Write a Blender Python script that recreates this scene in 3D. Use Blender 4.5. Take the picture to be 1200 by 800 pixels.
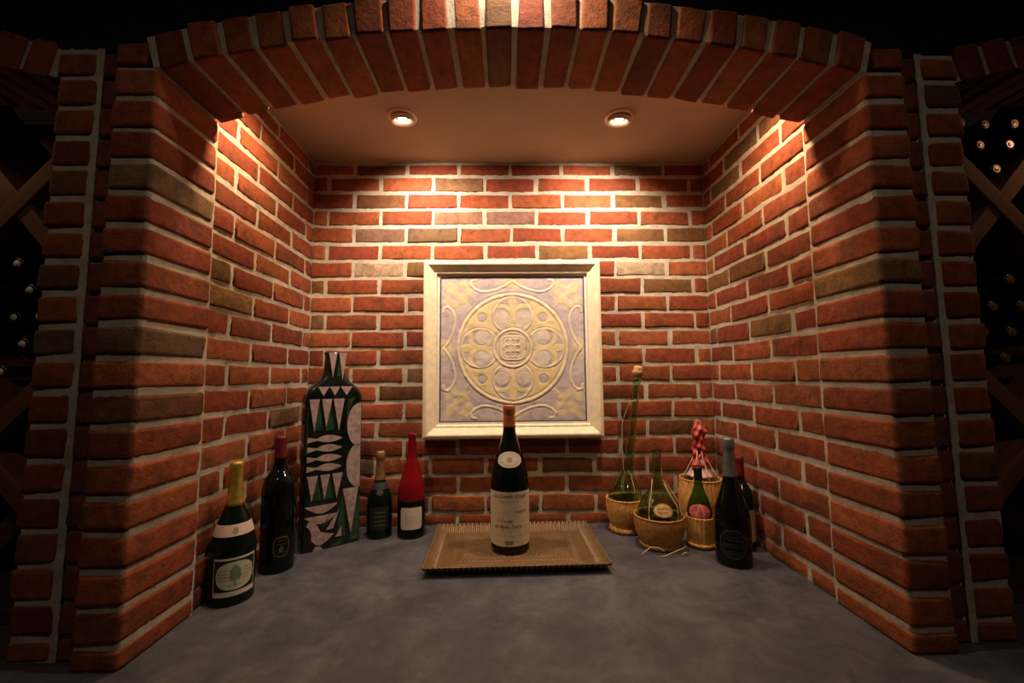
import bpy, bmesh, math, random
import numpy as np
from mathutils import Vector, Matrix, noise as mnoise

for o in list(bpy.data.objects):
    bpy.data.objects.remove(o, do_unlink=True)
scene = bpy.context.scene
COL = scene.collection
random.seed(7)
rnd = random.Random(11)
PI = math.pi

# ------------------------------------------------------------------ camera
cam_d = bpy.data.cameras.new('camera')
cam = bpy.data.objects.new('camera', cam_d); COL.objects.link(cam)
cam_d.sensor_width = 36.0
cam_d.lens = 487.0 / 1200 * 36.0
cam_d.clip_start = 0.02
R_ = Vector((0.9998, -0.0193, -0.0088)).normalized()
F_ = Vector((0.0200, 0.9961, 0.0857)).normalized()
U_ = R_.cross(F_).normalized(); R_ = F_.cross(U_).normalized()
CAM = Vector((-0.0275, -0.833, 0.5396))
cam.matrix_world = Matrix(((R_.x, U_.x, -F_.x, CAM.x), (R_.y, U_.y, -F_.y, CAM.y),
                           (R_.z, U_.z, -F_.z, CAM.z), (0, 0, 0, 1)))
scene.camera = cam

# ------------------------------------------------------------------ world, lights, exposure
world = bpy.data.worlds.new('world'); scene.world = world
world.use_nodes = True
bg = world.node_tree.nodes['Background']
bg.inputs[0].default_value = (1.0, 0.62, 0.42, 1); bg.inputs[1].default_value = 0.004
vs = scene.view_settings
vs.view_transform = 'Standard'; vs.look = 'None'; vs.gamma = 1.0
vs.use_curve_mapping = False; vs.exposure = 0.0

def spot(name, loc, target, watts, size, blend, color, radius=0.02):
    d = bpy.data.lights.new(name, 'SPOT')
    d.energy = watts; d.spot_size = math.radians(size); d.spot_blend = blend
    d.color = color; d.shadow_soft_size = radius
    o = bpy.data.objects.new(name, d); COL.objects.link(o)
    o.location = loc
    o.rotation_euler = (Vector(target) - Vector(loc)).to_track_quat('-Z', 'Y').to_euler()
    return o
WARM = (1.0, 0.79, 0.60)
CEIL = 1.388
LAMPS = [(-0.352, 0.4612), (0.357, 0.4612)]
AIMS = [(-0.27, 0.7467, 0.92), (0.28, 0.7467, 0.92)]
for i in range(2):
    spot('niche_spot_light', (LAMPS[i][0] * .985, LAMPS[i][1] + .008, CEIL - .035), AIMS[i], 37.0, 134, 1.0, WARM, .018)
# second pair of recessed spots, hidden behind the arch, washing the side walls
FRONT_LAMPS = [(-0.585, 0.225), (0.592, 0.225)]
FRONT_AIMS = [(-0.75, 0.31, 0.85), (0.757, 0.31, 0.85)]
for i in range(2):
    spot('niche_side_light', (FRONT_LAMPS[i][0], FRONT_LAMPS[i][1], CEIL - .035), FRONT_AIMS[i], 20.0, 132, 1.0, (1.0, .70, .40), .018)
# spotlight fixed over the crown of the arch, just above the frame
spot('arch_spot_light', (0.006, -0.085, 1.545), (0.006, -0.01, 1.20), 19.0, 150, 1.0, (1.0, .82, .60), .018)
# cellar downlights in the room ceiling, behind and above the camera
ROOM_LAMPS = [(-0.50, -1.55, 2.36), (0.50, -1.55, 2.36)]
for i in range(2):
    spot('room_downlight_light', ROOM_LAMPS[i], (ROOM_LAMPS[i][0] * 1.6, 0.0, 0.20), 19.0, 56, 1.0, (1.0, .80, .62), .05)
# unseen light added in the left rack bay to make an orange glow
spot('bay_glow_fill', (-1.80, .40, 1.36), (-1.66, .56, 1.12), .8, 110, 1.0, (1.0, .58, .22), .02)
for sgn in (-1, 1):
    spot('rack_fill', (sgn * 1.55, .06, 1.24), (sgn * 1.22, .24, .85), 1.5, 120, 1.0, (1.0, .72, .48), .02)  # unseen fill added to brighten the rack planks and capsule ends

# ------------------------------------------------------------------ measures (metres; fitted to the brick module)
C = 0.0677                      # course
Z19 = 0.0436
def L(k): return Z19 + (19 - k) * C
D = 0.7467                      # depth of niche behind the pillar face
XL, XR = -0.762, 0.7691         # niche side walls
FL, FR = -0.7482, 0.7571        # pillar jamb faces
JD = 0.190                      # jamb / arch depth
BL = 0.2032

# ------------------------------------------------------------------ node helpers / materials
def new_mat(name):
    m = bpy.data.materials.new(name); m.use_nodes = True
    nt = m.node_tree
    return m, nt, nt.nodes['Principled BSDF']
def nd(nt, t, **kw):
    n = nt.nodes.new(t)
    for k, v in kw.items(): setattr(n, k, v)
    return n
def noise_n(nt, vec, scale, detail=5, rough=.6, dist=0.0):
    n = nd(nt, 'ShaderNodeTexNoise')
    n.inputs['Scale'].default_value = scale; n.inputs['Detail'].default_value = detail
    n.inputs['Roughness'].default_value = rough; n.inputs['Distortion'].default_value = dist
    if vec is not None: nt.links.new(vec, n.inputs['Vector'])
    return n
def ramp(nt, fac, stops):
    r = nd(nt, 'ShaderNodeValToRGB')
    els = r.color_ramp.elements
    while len(els) < len(stops): els.new(0.5)
    for e, (p, c) in zip(els, stops):
        e.position = p; e.color = (c[0], c[1], c[2], 1) if not isinstance(c, (int, float)) else (c, c, c, 1)
    nt.links.new(fac, r.inputs[0])
    return r
def mixc(nt, a, b, fac, mode='MIX'):
    m = nd(nt, 'ShaderNodeMix', data_type='RGBA', blend_type=mode)
    def put(sock, v):
        if isinstance(v, bpy.types.NodeSocket): nt.links.new(v, sock)
        elif isinstance(v, (int, float)): sock.default_value = v
        else: sock.default_value = (v[0], v[1], v[2], 1)
    put(m.inputs[0], fac); put(m.inputs[6], a); put(m.inputs[7], b)
    return m.outputs[2]
def bump(nt, bsdf, height, strength, dist):
    b = nd(nt, 'ShaderNodeBump')
    b.inputs['Strength'].default_value = strength; b.inputs['Distance'].default_value = dist
    nt.links.new(height, b.inputs['Height']); nt.links.new(b.outputs[0], bsdf.inputs['Normal'])
def simple(name, col, rough=.6, metal=0.0, spec=.5, mott=0.0, scale=30, coat=0.0, bmp=0.0, bdist=.001):
    m, nt, b = new_mat(name)
    b.inputs['Roughness'].default_value = rough; b.inputs['Metallic'].default_value = metal
    b.inputs['Specular IOR Level'].default_value = spec; b.inputs['Coat Weight'].default_value = coat
    tc = nd(nt, 'ShaderNodeTexCoord')
    n = noise_n(nt, tc.outputs['Object'], scale, 5)
    lo = [c * (1 - mott) for c in col]; hi = [min(1, c * (1 + mott)) for c in col]
    r = ramp(nt, n.outputs[0], [(.3, lo), (.7, hi)])
    nt.links.new(r.outputs[0], b.inputs['Base Color'])
    if bmp: bump(nt, b, n.outputs[0], bmp, bdist)
    return m

def brick_material():
    m, nt, b = new_mat('tumbled_brick')
    tc = nd(nt, 'ShaderNodeTexCoord'); oi = nd(nt, 'ShaderNodeObjectInfo')
    mul = nd(nt, 'ShaderNodeMath', operation='MULTIPLY'); mul.inputs[1].default_value = 37.0
    nt.links.new(oi.outputs['Random'], mul.inputs[0])
    add = nd(nt, 'ShaderNodeVectorMath', operation='ADD')
    nt.links.new(tc.outputs['Object'], add.inputs[0]); nt.links.new(mul.outputs[0], add.inputs[1])
    v = add.outputs[0]
    big = noise_n(nt, v, 11, 3, .55, .6)
    mid = noise_n(nt, v, 42, 6, .65, .2)
    fine = noise_n(nt, v, 210, 4, .7)
    base = oi.outputs['Color']
    dark = mixc(nt, mixc(nt, base, (.45, .36, .30), 1.0, 'MULTIPLY'), (.13, .060, .022), .55)
    r1 = ramp(nt, big.outputs[0], [(.47, 0.0), (.72, .80)])
    c1 = mixc(nt, base, dark, r1.outputs[0])
    r2 = ramp(nt, mid.outputs[0], [(.30, .62), (.5, 1.0), (.74, 1.32)])
    c2 = mixc(nt, c1, r2.outputs[0], 1.0, 'MULTIPLY')
    r3 = ramp(nt, mid.outputs[0], [(.62, 0.0), (.80, .25)])
    c3 = mixc(nt, c2, (.32, .20, .13), r3.outputs[0])
    r4 = ramp(nt, fine.outputs[0], [(.30, .55), (.45, 1.0)])
    c4 = mixc(nt, c3, r4.outputs[0], .8, 'MULTIPLY')
    nt.links.new(c4, b.inputs['Base Color'])
    b.inputs['Roughness'].default_value = .88; b.inputs['Specular IOR Level'].default_value = .25
    hs = nd(nt, 'ShaderNodeMath', operation='MULTIPLY_ADD'); hs.inputs[1].default_value = 2.2
    nt.links.new(mid.outputs[0], hs.inputs[0]); nt.links.new(fine.outputs[0], hs.inputs[2])
    bump(nt, b, hs.outputs[0], .55, .003)
    return m
def mortar_material():
    m, nt, b = new_mat('lime_mortar')
    tc = nd(nt, 'ShaderNodeTexCoord')
    n1 = noise_n(nt, tc.outputs['Object'], 26, 5, .6); n2 = noise_n(nt, tc.outputs['Object'], 190, 4, .7)
    r = ramp(nt, n1.outputs[0], [(.3, (.36, .305, .235)), (.7, (.54, .47, .37))])
    r2 = ramp(nt, n2.outputs[0], [(.3, .65), (.5, 1.0)])
    nt.links.new(mixc(nt, r.outputs[0], r2.outputs[0], .8, 'MULTIPLY'), b.inputs['Base Color'])
    b.inputs['Roughness'].default_value = .95; b.inputs['Specular IOR Level'].default_value = .15
    bump(nt, b, n2.outputs[0], .6, .003)
    return m
def counter_material():
    m, nt, b = new_mat('honed_grey_stone')
    tc = nd(nt, 'ShaderNodeTexCoord')
    n1 = noise_n(nt, tc.outputs['Object'], 6.5, 11, .74, .4); n2 = noise_n(nt, tc.outputs['Object'], 60, 5, .7)
    n3 = noise_n(nt, tc.outputs['Object'], 14, 6, .65, 1.2)
    r = ramp(nt, n1.outputs[0], [(.30, (.032, .032, .040)), (.50, (.058, .055, .064)), (.74, (.115, .100, .097))])
    r2 = ramp(nt, n2.outputs[0], [(.28, .70), (.5, 1.0), (.75, 1.15)])
    c = mixc(nt, r.outputs[0], r2.outputs[0], .8, 'MULTIPLY')
    r3 = ramp(nt, n3.outputs[0], [(.62, 0.0), (.72, .45)])
    c = mixc(nt, c, (.14, .118, .106), r3.outputs[0])
    nt.links.new(c, b.inputs['Base Color'])
    rr = ramp(nt, n1.outputs[0], [(.3, .42), (.7, .62)])
    nt.links.new(rr.outputs[0], b.inputs['Roughness'])
    bump(nt, b, n2.outputs[0], .12, .002)
    return m
def wood_material(name, c1, c2, axis_scale=(3, 40, 40)):
    m, nt, b = new_mat(name)
    tc = nd(nt, 'ShaderNodeTexCoord'); mp = nd(nt, 'ShaderNodeMapping')
    mp.inputs['Scale'].default_value = axis_scale
    nt.links.new(tc.outputs['Object'], mp.inputs[0])
    n = noise_n(nt, mp.outputs[0], 1.0, 6, .6, .6)
    r = ramp(nt, n.outputs[0], [(.3, c1), (.7, c2)])
    nt.links.new(r.outputs[0], b.inputs['Base Color']); b.inputs['Roughness'].default_value = .8; b.inputs['Specular IOR Level'].default_value = .15
    bump(nt, b, n.outputs[0], .2, .002)
    return m
def glass_material(name, col, rough=.02):
    m, nt, b = new_mat(name)
    tc = nd(nt, 'ShaderNodeTexCoord'); n = noise_n(nt, tc.outputs['Object'], 14, 2)
    r = ramp(nt, n.outputs[0], [(.3, [c * .85 for c in col]), (.7, col)])
    nt.links.new(r.outputs[0], b.inputs['Base Color'])
    b.inputs['Transmission Weight'].default_value = 1.0
    b.inputs['Roughness'].default_value = rough; b.inputs['IOR'].default_value = 1.45
    return m
def emit_material(name, col, strength):
    m, nt, b = new_mat(name)
    b.inputs['Emission Color'].default_value = (*col, 1); b.inputs['Emission Strength'].default_value = strength
    b.inputs['Base Color'].default_value = (.8, .8, .8, 1)
    return m

M = dict(
    brick=brick_material(), mortar=mortar_material(), counter=counter_material(),
    plaster=simple('tan_plaster', (.36, .255, .17), .9, mott=.06, scale=9, spec=.2, bmp=.1),
    black_wall=simple('black_stained_board', (.006, .005, .005), .9, mott=.3, scale=12, spec=.1),
    limestone=simple('cream_travertine', (.82, .67, .46), .75, mott=.13, scale=34, spec=.3, bmp=.35, bdist=.0015),
    pale_line=simple('pale_grout', (.70, .66, .58), .8, mott=.1, scale=60, spec=.2),
    dark_line=simple('dark_grout_line', (.075, .06, .065), .8, mott=.3, scale=120, spec=.2),
    black_glass=simple('black_bottle_glass', (.003, .0038, .003), .05, mott=.2, scale=10, spec=.28),
    green_black=simple('dark_green_bottle_glass', (.003, .007, .004), .08, mott=.3, scale=24, spec=.3),
    gold=simple('gold_foil', (.62, .43, .07), .38, metal=.75, mott=.25, scale=60, bmp=.3, bdist=.001),
    copper_foil=simple('copper_orange_foil', (.42, .13, .045), .42, metal=.35, mott=.2, scale=60),
    bronze_foil=simple('bronze_foil', (.36, .17, .07), .4, metal=.6, mott=.3, scale=70, bmp=.4, bdist=.001),
    silver_foil=simple('silver_grey_foil', (.24, .24, .25), .40, metal=.7, mott=.2, scale=60, bmp=.3, bdist=.001),
    red_foil=simple('dark_red_foil', (.13, .008, .008), .45, mott=.2, scale=50),
    black_foil=simple('black_foil', (.014, .010, .009), .35, mott=.3, scale=60),
    white_foil=simple('pale_lit_end_foil', (.62, .58, .50), .35, mott=.15, scale=60),
    paper=simple('cream_label_paper', (.58, .47, .32), .85, mott=.08, scale=60, spec=.2),
    white_paper=simple('white_label_paper', (.62, .52, .42), .8, mott=.05, scale=60, spec=.2),
    pink_paper=simple('pinkish_band_paper', (.60, .42, .34), .8, mott=.06, scale=60, spec=.2),
    green_paper=simple('pale_green_oval_paper', (.50, .50, .34), .8, mott=.08, scale=80, spec=.2),
    label_black=simple('black_label_paper', (.012, .014, .012), .6, mott=.2, scale=60, spec=.3),
    ink=simple('brown_black_ink', (.05, .032, .02), .8, spec=.1),
    faint_ink=simple('faint_brown_ink', (.36, .27, .18), .8, spec=.1),
    red_ink=simple('red_ink', (.36, .09, .07), .8, spec=.1),
    tree_ink=simple('grey_green_ink', (.17, .21, .12), .8, mott=.3, scale=200, spec=.1),
    gold_ink=simple('dull_gold_print', (.10, .065, .022), .5, metal=.4, mott=.5, scale=160),
    gold_seal=simple('pale_gold_print', (.36, .25, .12), .6, mott=.3, scale=160),
    grey_emboss=simple('charcoal_embossed_glass', (.030, .030, .029), .38, mott=.3, scale=160),
    red_upper=simple('glossy_red', (.17, .004, .007), .16, mott=.12, scale=18, spec=.5),
    wine=simple('dark_wine', (.012, .002, .002), .12, mott=.1),
    green_glass=glass_material('pale_green_glass', (.66, .86, .54)),
    deep_green_glass=glass_material('deep_green_glass', (.28, .52, .16)),
    straw=simple('golden_straw', (.58, .29, .075), .75, mott=.3, scale=70, spec=.25, bmp=.5, bdist=.002),
    brown_straw=simple('brown_woven_straw', (.42, .185, .05), .6, mott=.3, scale=60, spec=.35, bmp=.5, bdist=.002),
    straw_dark=simple('dark_brown_binding', (.20, .11, .04), .8, mott=.3, scale=90, spec=.2),  # darker brown for the label rim and print
    raffia=simple('raffia_strand', (.50, .34, .16), .8, mott=.2, scale=90, spec=.2),
    wax=simple('red_candle_wax', (.40, .05, .035), .45, mott=.35, scale=70, spec=.4),
    pale_wax=simple('pale_pink_wax', (.60, .38, .32), .5, mott=.3, scale=50, spec=.4),
    cork=simple('tan_cork', (.50, .29, .12), .85, mott=.35, scale=90, spec=.2),
    label_red=simple('red_pink_label', (.52, .10, .085), .7, mott=.5, scale=55, spec=.25),
    label_pale=simple('pale_pink_figure', (.70, .42, .34), .7, mott=.3, scale=70, spec=.2),
    ceramic=simple('dark_green_black_glaze', (.008, .010, .007), .18, mott=.8, scale=26, spec=.5),
    ceramic_pink=simple('pinkish_white_glaze', (.37, .255, .24), .25, mott=.35, scale=75, spec=.5),
    ceramic_green=simple('green_glaze', (.020, .055, .022), .2, mott=.6, scale=40, spec=.5),
    ring=simple('satin_copper_trim', (.80, .60, .50), .5, metal=0.0, mott=.06, scale=40),
    cup=simple('dark_lamp_cup', (.05, .035, .03), .4, metal=.5),
    lens=emit_material('lit_lamp_lens', (1.0, .86, .66), 60.0),
    dim_lens=emit_material('lit_downlight_lens', (1.0, .8, .58), 4.0),
    wood=wood_material('orange_brown_wood', (.12, .042, .013), (.20, .080, .028)),
    dark_wood=wood_material('dark_brown_wood', (.035, .016, .008), (.06, .028, .012)),
    floor=simple('dark_slate_floor', (.05, .045, .04), .6, mott=.3, scale=4),
    room_plaster=simple('dim_room_plaster', (.20, .15, .11), .9, mott=.1, scale=6),
)
def tray_material():
    m, nt, b = new_mat('tarnished_copper')
    tc = nd(nt, 'ShaderNodeTexCoord')
    n1 = noise_n(nt, tc.outputs['Object'], 16, 6, .65); n2 = noise_n(nt, tc.outputs['Object'], 240, 3, .6)
    r = ramp(nt, n1.outputs[0], [(.3, (.125, .064, .024)), (.7, (.195, .106, .042))])
    nt.links.new(r.outputs[0], b.inputs['Base Color'])
    b.inputs['Metallic'].default_value = .25; b.inputs['Roughness'].default_value = .42
    bump(nt, b, n2.outputs[0], .3, .001)
    return m
M['tray'] = tray_material()
def attr_material():
    m, nt, b = new_mat('weathered_tile_relief')
    a = nd(nt, 'ShaderNodeAttribute', attribute_name='Col')
    tc = nd(nt, 'ShaderNodeTexCoord')
    n1 = noise_n(nt, tc.outputs['Object'], 22, 6, .65); n2 = noise_n(nt, tc.outputs['Object'], 160, 4, .7)
    r = ramp(nt, n1.outputs[0], [(.28, .74), (.5, 1.0), (.75, 1.18)])
    c = mixc(nt, a.outputs['Color'], r.outputs[0], 1.0, 'MULTIPLY')
    r3 = ramp(nt, n1.outputs[0], [(.52, 0.0), (.72, .40)])
    c = mixc(nt, c, (.56, .44, .30), r3.outputs[0])
    nt.links.new(c, b.inputs['Base Color'])
    b.inputs['Roughness'].default_value = .8; b.inputs['Specular IOR Level'].default_value = .25
    bump(nt, b, n2.outputs[0], .5, .0015)
    return m
M['relief'] = attr_material()

# ------------------------------------------------------------------ object helpers
def put(o, parent=None, loc=None, rot=None):
    COL.objects.link(o)
    if parent is not None: o.parent = parent
    if loc is not None: o.location = loc
    if rot is not None: o.rotation_euler = rot
    return o
def tag(o, label=None, cat=None, group=None, kind=None):
    if label: o['label'] = label
    if cat: o['category'] = cat
    if group: o['group'] = group
    if kind: o['kind'] = kind
    return o
def mesh(name, verts, faces, mat, smooth=False):
    me = bpy.data.meshes.new(name)
    me.from_pydata([tuple(v) for v in verts], [], faces); me.update()
    me.materials.append(mat)
    if smooth: me.polygons.foreach_set('use_smooth', [True] * len(me.polygons))
    return me
def obj(name, verts, faces, mat, parent=None, smooth=False, loc=None, rot=None):
    return put(bpy.data.objects.new(name, mesh(name, verts, faces, mat, smooth)), parent, loc, rot)
def empty(name, loc=(0, 0, 0), rz=0.0):
    o = bpy.data.objects.new(name, None); o.empty_display_size = .05
    return put(o, None, loc, (0, 0, rz))
def area_normals(me):
    """vertex normals weighted by face area so broad faces stay flat and only the worn edges round"""
    ns = [Vector() for _ in me.vertices]
    for p in me.polygons:
        for i in p.vertices: ns[i] += p.normal * p.area
    me.polygons.foreach_set('use_smooth', [True] * len(me.polygons))
    me.normals_split_custom_set_from_vertices([n.normalized() if n.length > 0 else Vector((0, 0, 1)) for n in ns])
def box(x0, x1, y0, y1, z0, z1):
    v = [(x0, y0, z0), (x1, y0, z0), (x1, y1, z0), (x0, y1, z0), (x0, y0, z1), (x1, y0, z1), (x1, y1, z1), (x0, y1, z1)]
    f = [(0, 3, 2, 1), (4, 5, 6, 7), (0, 1, 5, 4), (1, 2, 6, 5), (2, 3, 7, 6), (3, 0, 4, 7)]
    return v, f
def merge(*parts):
    V, Fs = [], []
    for v, f in parts:
        n = len(V); V += list(v); Fs += [tuple(i + n for i in q) for q in f]
    return V, Fs
def bevel_box_mesh(name, sx, sy, sz, b, mat, seg=2, jit=0.0, rng=None):
    bm = bmesh.new(); bmesh.ops.create_cube(bm, size=1.0)
    for v in bm.verts:
        v.co = Vector((v.co.x * sx, v.co.y * sy, v.co.z * sz))
        if jit: v.co += Vector([rng.uniform(-jit, jit) for _ in range(3)])
    bmesh.ops.bevel(bm, geom=list(bm.edges), offset=b, segments=seg, affect='EDGES', profile=.6)
    if jit:
        for v in bm.verts: v.co += Vector([rng.uniform(-jit, jit) * .55 for _ in range(3)])
    me = bpy.data.meshes.new(name); bm.to_mesh(me); bm.free(); me.materials.append(mat)
    area_normals(me)
    return me
def lathe(prof, seg=32, flute=None):
    V, Fs = [], []
    n = len(prof)
    for j in range(seg):
        a = 2 * PI * j / seg
        for i, (r, z) in enumerate(prof):
            rr = r * (1 + (flute(a, z) if flute else 0))
            V.append((rr * math.cos(a), rr * math.sin(a), z))
    for j in range(seg):
        k = (j + 1) % seg
        for i in range(n - 1):
            Fs.append((j * n + i, k * n + i, k * n + i + 1, j * n + i + 1))
    if prof[0][0] > 1e-5: Fs.append(tuple(j * n for j in reversed(range(seg))))
    if prof[-1][0] > 1e-5: Fs.append(tuple(j * n + n - 1 for j in range(seg)))
    return V, Fs
def pchip(pts, x):
    """monotone interpolation of (z, r) control points"""
    zs = [p[0] for p in pts]; rs = [p[1] for p in pts]
    n = len(pts)
    if x <= zs[0]: return rs[0]
    if x >= zs[-1]: return rs[-1]
    h = [zs[i + 1] - zs[i] for i in range(n - 1)]; dl = [(rs[i + 1] - rs[i]) / h[i] for i in range(n - 1)]
    m = [dl[0]] + [0 if dl[i - 1] * dl[i] <= 0 else 2 * dl[i - 1] * dl[i] / (dl[i - 1] + dl[i]) for i in range(1, n - 1)] + [dl[-1]]
    for i in range(n - 1):
        if zs[i] <= x <= zs[i + 1]:
            t = (x - zs[i]) / h[i]; t2, t3 = t * t, t * t * t
            return (2 * t3 - 3 * t2 + 1) * rs[i] + (t3 - 2 * t2 + t) * h[i] * m[i] + (-2 * t3 + 3 * t2) * rs[i + 1] + (t3 - t2) * h[i] * m[i + 1]
def prof_of(pts, z0, z1, n, off=0.0):
    return [(max(pchip(pts, z0 + (z1 - z0) * i / n) + off, 1e-4), z0 + (z1 - z0) * i / n) for i in range(n + 1)]
def tube(path, r, seg=6, closed=False):
    V, Fs = [], []
    P = [Vector(p) for p in path]; n = len(P)
    ref = Vector((.3, .2, 1)).normalized()
    for i, p in enumerate(P):
        t = (P[min(i + 1, n - 1)] - P[max(i - 1, 0)]).normalized()
        a = t.cross(ref)
        if a.length < 1e-3: a = t.cross(Vector((1, 0, 0)))
        a.normalize(); b = t.cross(a)
        rr = r(i / (n - 1)) if callable(r) else r
        for k in range(seg):
            w = 2 * PI * k / seg
            V.append(p + a * math.cos(w) * rr + b * math.sin(w) * rr)
    for i in range(n - 1):
        for k in range(seg):
            l = (k + 1) % seg
            Fs.append((i * seg + k, i * seg + l, (i + 1) * seg + l, (i + 1) * seg + k))
    Fs.append(tuple(reversed(range(seg)))); Fs.append(tuple((n - 1) * seg + k for k in range(seg)))
    return V, Fs

# ------------------------------------------------------------------ brick kit
def face_brick_mesh(name, sx, sz, rng, depth=.05):
    """one visible face (-y) with a worn outline, flanks running back into the mortar: 38 triangles"""
    nx = 4; b = rng.uniform(.004, .0065)
    xs = [-sx / 2, -sx / 6, sx / 6, sx / 2]
    top, bot = [], []
    j = lambda s: rng.uniform(-s, s)
    outer = [(xs[i] + (j(.003) if 0 < i < 3 else j(.002)), -sz / 2 + j(.0022)) for i in range(4)] + \
            [(xs[i] + (j(.003) if 0 < i < 3 else j(.002)), sz / 2 + j(.0022)) for i in (3, 2, 1, 0)]
    V = []
    for (x, z) in outer:       # face ring
        V.append((x - math.copysign(b if abs(x) > sx * .4 else 0, x), j(.0008), z - math.copysign(b, z)))
    for (x, z) in outer: V.append((x, b * 1.1 + j(.0012), z))
    for (x, z) in outer: V.append((x, depth, z))
    Fs = [(0, 1, 6, 7), (1, 2, 5, 6), (2, 3, 4, 5)]
    for r in (0, 8):
        for i in range(8):
            k = (i + 1) % 8
            Fs.append((r + i, r + 8 + i, r + 8 + k, r + k))
    me = mesh(name, V, Fs, M['brick']); area_normals(me)
    return me
FACE = [face_brick_mesh('face_brick', .1925, .0568, rnd) for _ in range(12)]
HALF = [face_brick_mesh('half_face_brick', .0910, .0568, rnd) for _ in range(6)]
QUOIN = [bevel_box_mesh('quoin_brick', .0880, JD, .0572, .0095, M['brick'], 2, .0020, rnd) for _ in range(9)]
ROW = [bevel_box_mesh('arch_brick', .0590, JD, .0820, .0065, M['brick'], 2, .0020, rnd) for _ in range(9)]

REDS = [(.42, .098, .035), (.38, .084, .030), (.45, .118, .044), (.36, .074, .029), (.41, .106, .033), (.32, .063, .026)]
ODD = [(.25, .105, .034), (.28, .13, .044), (.23, .125, .062), (.29, .16, .082), (.21, .082, .033)]
def brick_colour(odd=.10):
    c = rnd.choice(ODD) if rnd.random() < odd else rnd.choice(REDS)
    k = rnd.uniform(.53, .72)
    return (c[0] * k, c[1] * k * rnd.uniform(.92, 1.1), c[2] * k, 1)
def brick(me, parent, loc, rot=(0, 0, 0), scl=(1, 1, 1), odd=.10, col=None):
    o = bpy.data.objects.new('brick', me)
    put(o, parent, loc, rot); o.scale = scl
    o.color = col if col else brick_colour(odd)
    return o
def rough_grid(x0, x1, z0, z1, step, fn, amp):
    nx = max(2, int((x1 - x0) / step)); nz = max(2, int((z1 - z0) / step))
    V = []
    for i in range(nx + 1):
        for k in range(nz + 1):
            x = x0 + (x1 - x0) * i / nx; z = z0 + (z1 - z0) * k / nz
            d = amp * (mnoise.noise(Vector((x * 70, z * 70, fn(0, 0, 0)[0] * 9))) + .6 * mnoise.noise(Vector((x * 24, z * 24, 4.2))))
            V.append(fn(x, z, d))
    Fs = [(i * (nz + 1) + k, (i + 1) * (nz + 1) + k, (i + 1) * (nz + 1) + k + 1, i * (nz + 1) + k + 1) for i in range(nx) for k in range(nz)]
    return V, Fs
REC = .0042                     # mean recess of the mortar behind the brick faces

# ------------------------------------------------------------------ back wall
wall_back = obj('wall_back', *merge(rough_grid(XL - .01, XR + .01, 0, CEIL, .011, lambda x, z, d: (x, D + REC + d, z), .0024),
                                    box(XL - .20, XR + .20, D + .03, D + .16, 0, CEIL + .12)), M['mortar'], smooth=True)
tag(wall_back, 'red brick back wall of the niche with pale mortar joints', 'wall', kind='structure')
ZTOP = CEIL - .004
def rows():
    """(row index, z bottom, z top) of every course"""
    out = []
    for k in range(-1, 20):
        zt = L(k) if k > -1 else ZTOP
        zb = L(k + 1) if k < 19 else -.004
        out.append((k, zb, min(zt, ZTOP + .004)))
    return out
def lay(parent, k, zb, zt, a, b, place, odd=.10, col=None):
    """one brick between positions a and b of a course; place(u, z) gives location and rotation"""
    ln = b - a - .0105
    if ln < .008: return
    h = zt - zb - .0108
    me = rnd.choice(FACE) if ln > .13 else rnd.choice(HALF)
    base = .1925 if ln > .13 else .0910
    loc, rot = place((a + b) / 2, (zb + zt) / 2)
    return brick(me, parent, loc, rot, (ln / base, 1, h / .0568), odd, col)
jy = lambda: rnd.uniform(-.0020, .0022)
mid = (XL + XR) / 2
special = {(5, 1): (.36, .24, .15), (5, 6): (.36, .25, .16), (3, 1): (.17, .09, .06), (0, 3): (.17, .085, .04), (2, 3): (.24, .12, .07),
           (16, 1): (.17, .11, .06), (16, 0): (.19, .10, .05), (2, 4): (.22, .11, .08)}
for (k, zb, zt) in rows():
    if k % 2 == 0: js = [mid + (i - 3.5) * BL for i in range(8)]
    else: js = [mid + (i - 3) * BL for i in range(7)]
    if k % 2: pass
    js = [XL - .006] + js + [XR + .006]
    for n in range(len(js) - 1):
        dd = jy(); jx = rnd.uniform(-.002, .002)
        sp = special.get((k, n)); sp = (*sp, 1) if sp else None
        lay(wall_back, k, zb, zt, js[n], js[n + 1], lambda u, z: ((u + jx, D + dd, z + rnd.uniform(-.0012, .0012)), (0, rnd.uniform(-.006, .006), 0)), .10, sp)

# ------------------------------------------------------------------ niche side walls
def side_wall(name, X, s, label):
    # s = +1 : face looks to +x (left wall); -1 : face looks to -x (right wall)
    V, Fs = merge(rough_grid(JD - .01, D + .01, 0, CEIL, .011, lambda y, z, d: (X - s * (REC + d), y, z), .0024),
                  box(min(X - s * .03, X - s * .225), max(X - s * .03, X - s * .225), .10, D + .16, 0, CEIL + .12))
    if s < 0: Fs = [tuple(reversed(f)) if len(f) == 4 and i < len(Fs) - 6 else f for i, f in enumerate(Fs)]
    w = obj(name, V, Fs, M['mortar'], smooth=True)
    tag(w, label, 'wall', kind='structure')
    rz = PI / 2 * s
    for (k, zb, zt) in rows():
        if k % 2 == 0: js = [.190, .393, .597, D + .006]
        else: js = [.184, .292, .495, .698, D + .006]
        for n in range(len(js) - 1):
            dd = jy()
            lay(w, k, zb, zt, js[n], js[n + 1], lambda u, z: ((X - s * dd, u, z + rnd.uniform(-.0012, .0012)), (0, rnd.uniform(-.006, .006), rz)), .09)
    return w
side_wall('wall_left', XL, 1, 'left brick side wall of the niche beside the patterned ceramic bottle')
side_wall('wall_right', XR, -1, 'right brick side wall of the niche beside the straw-covered flasks')

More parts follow.
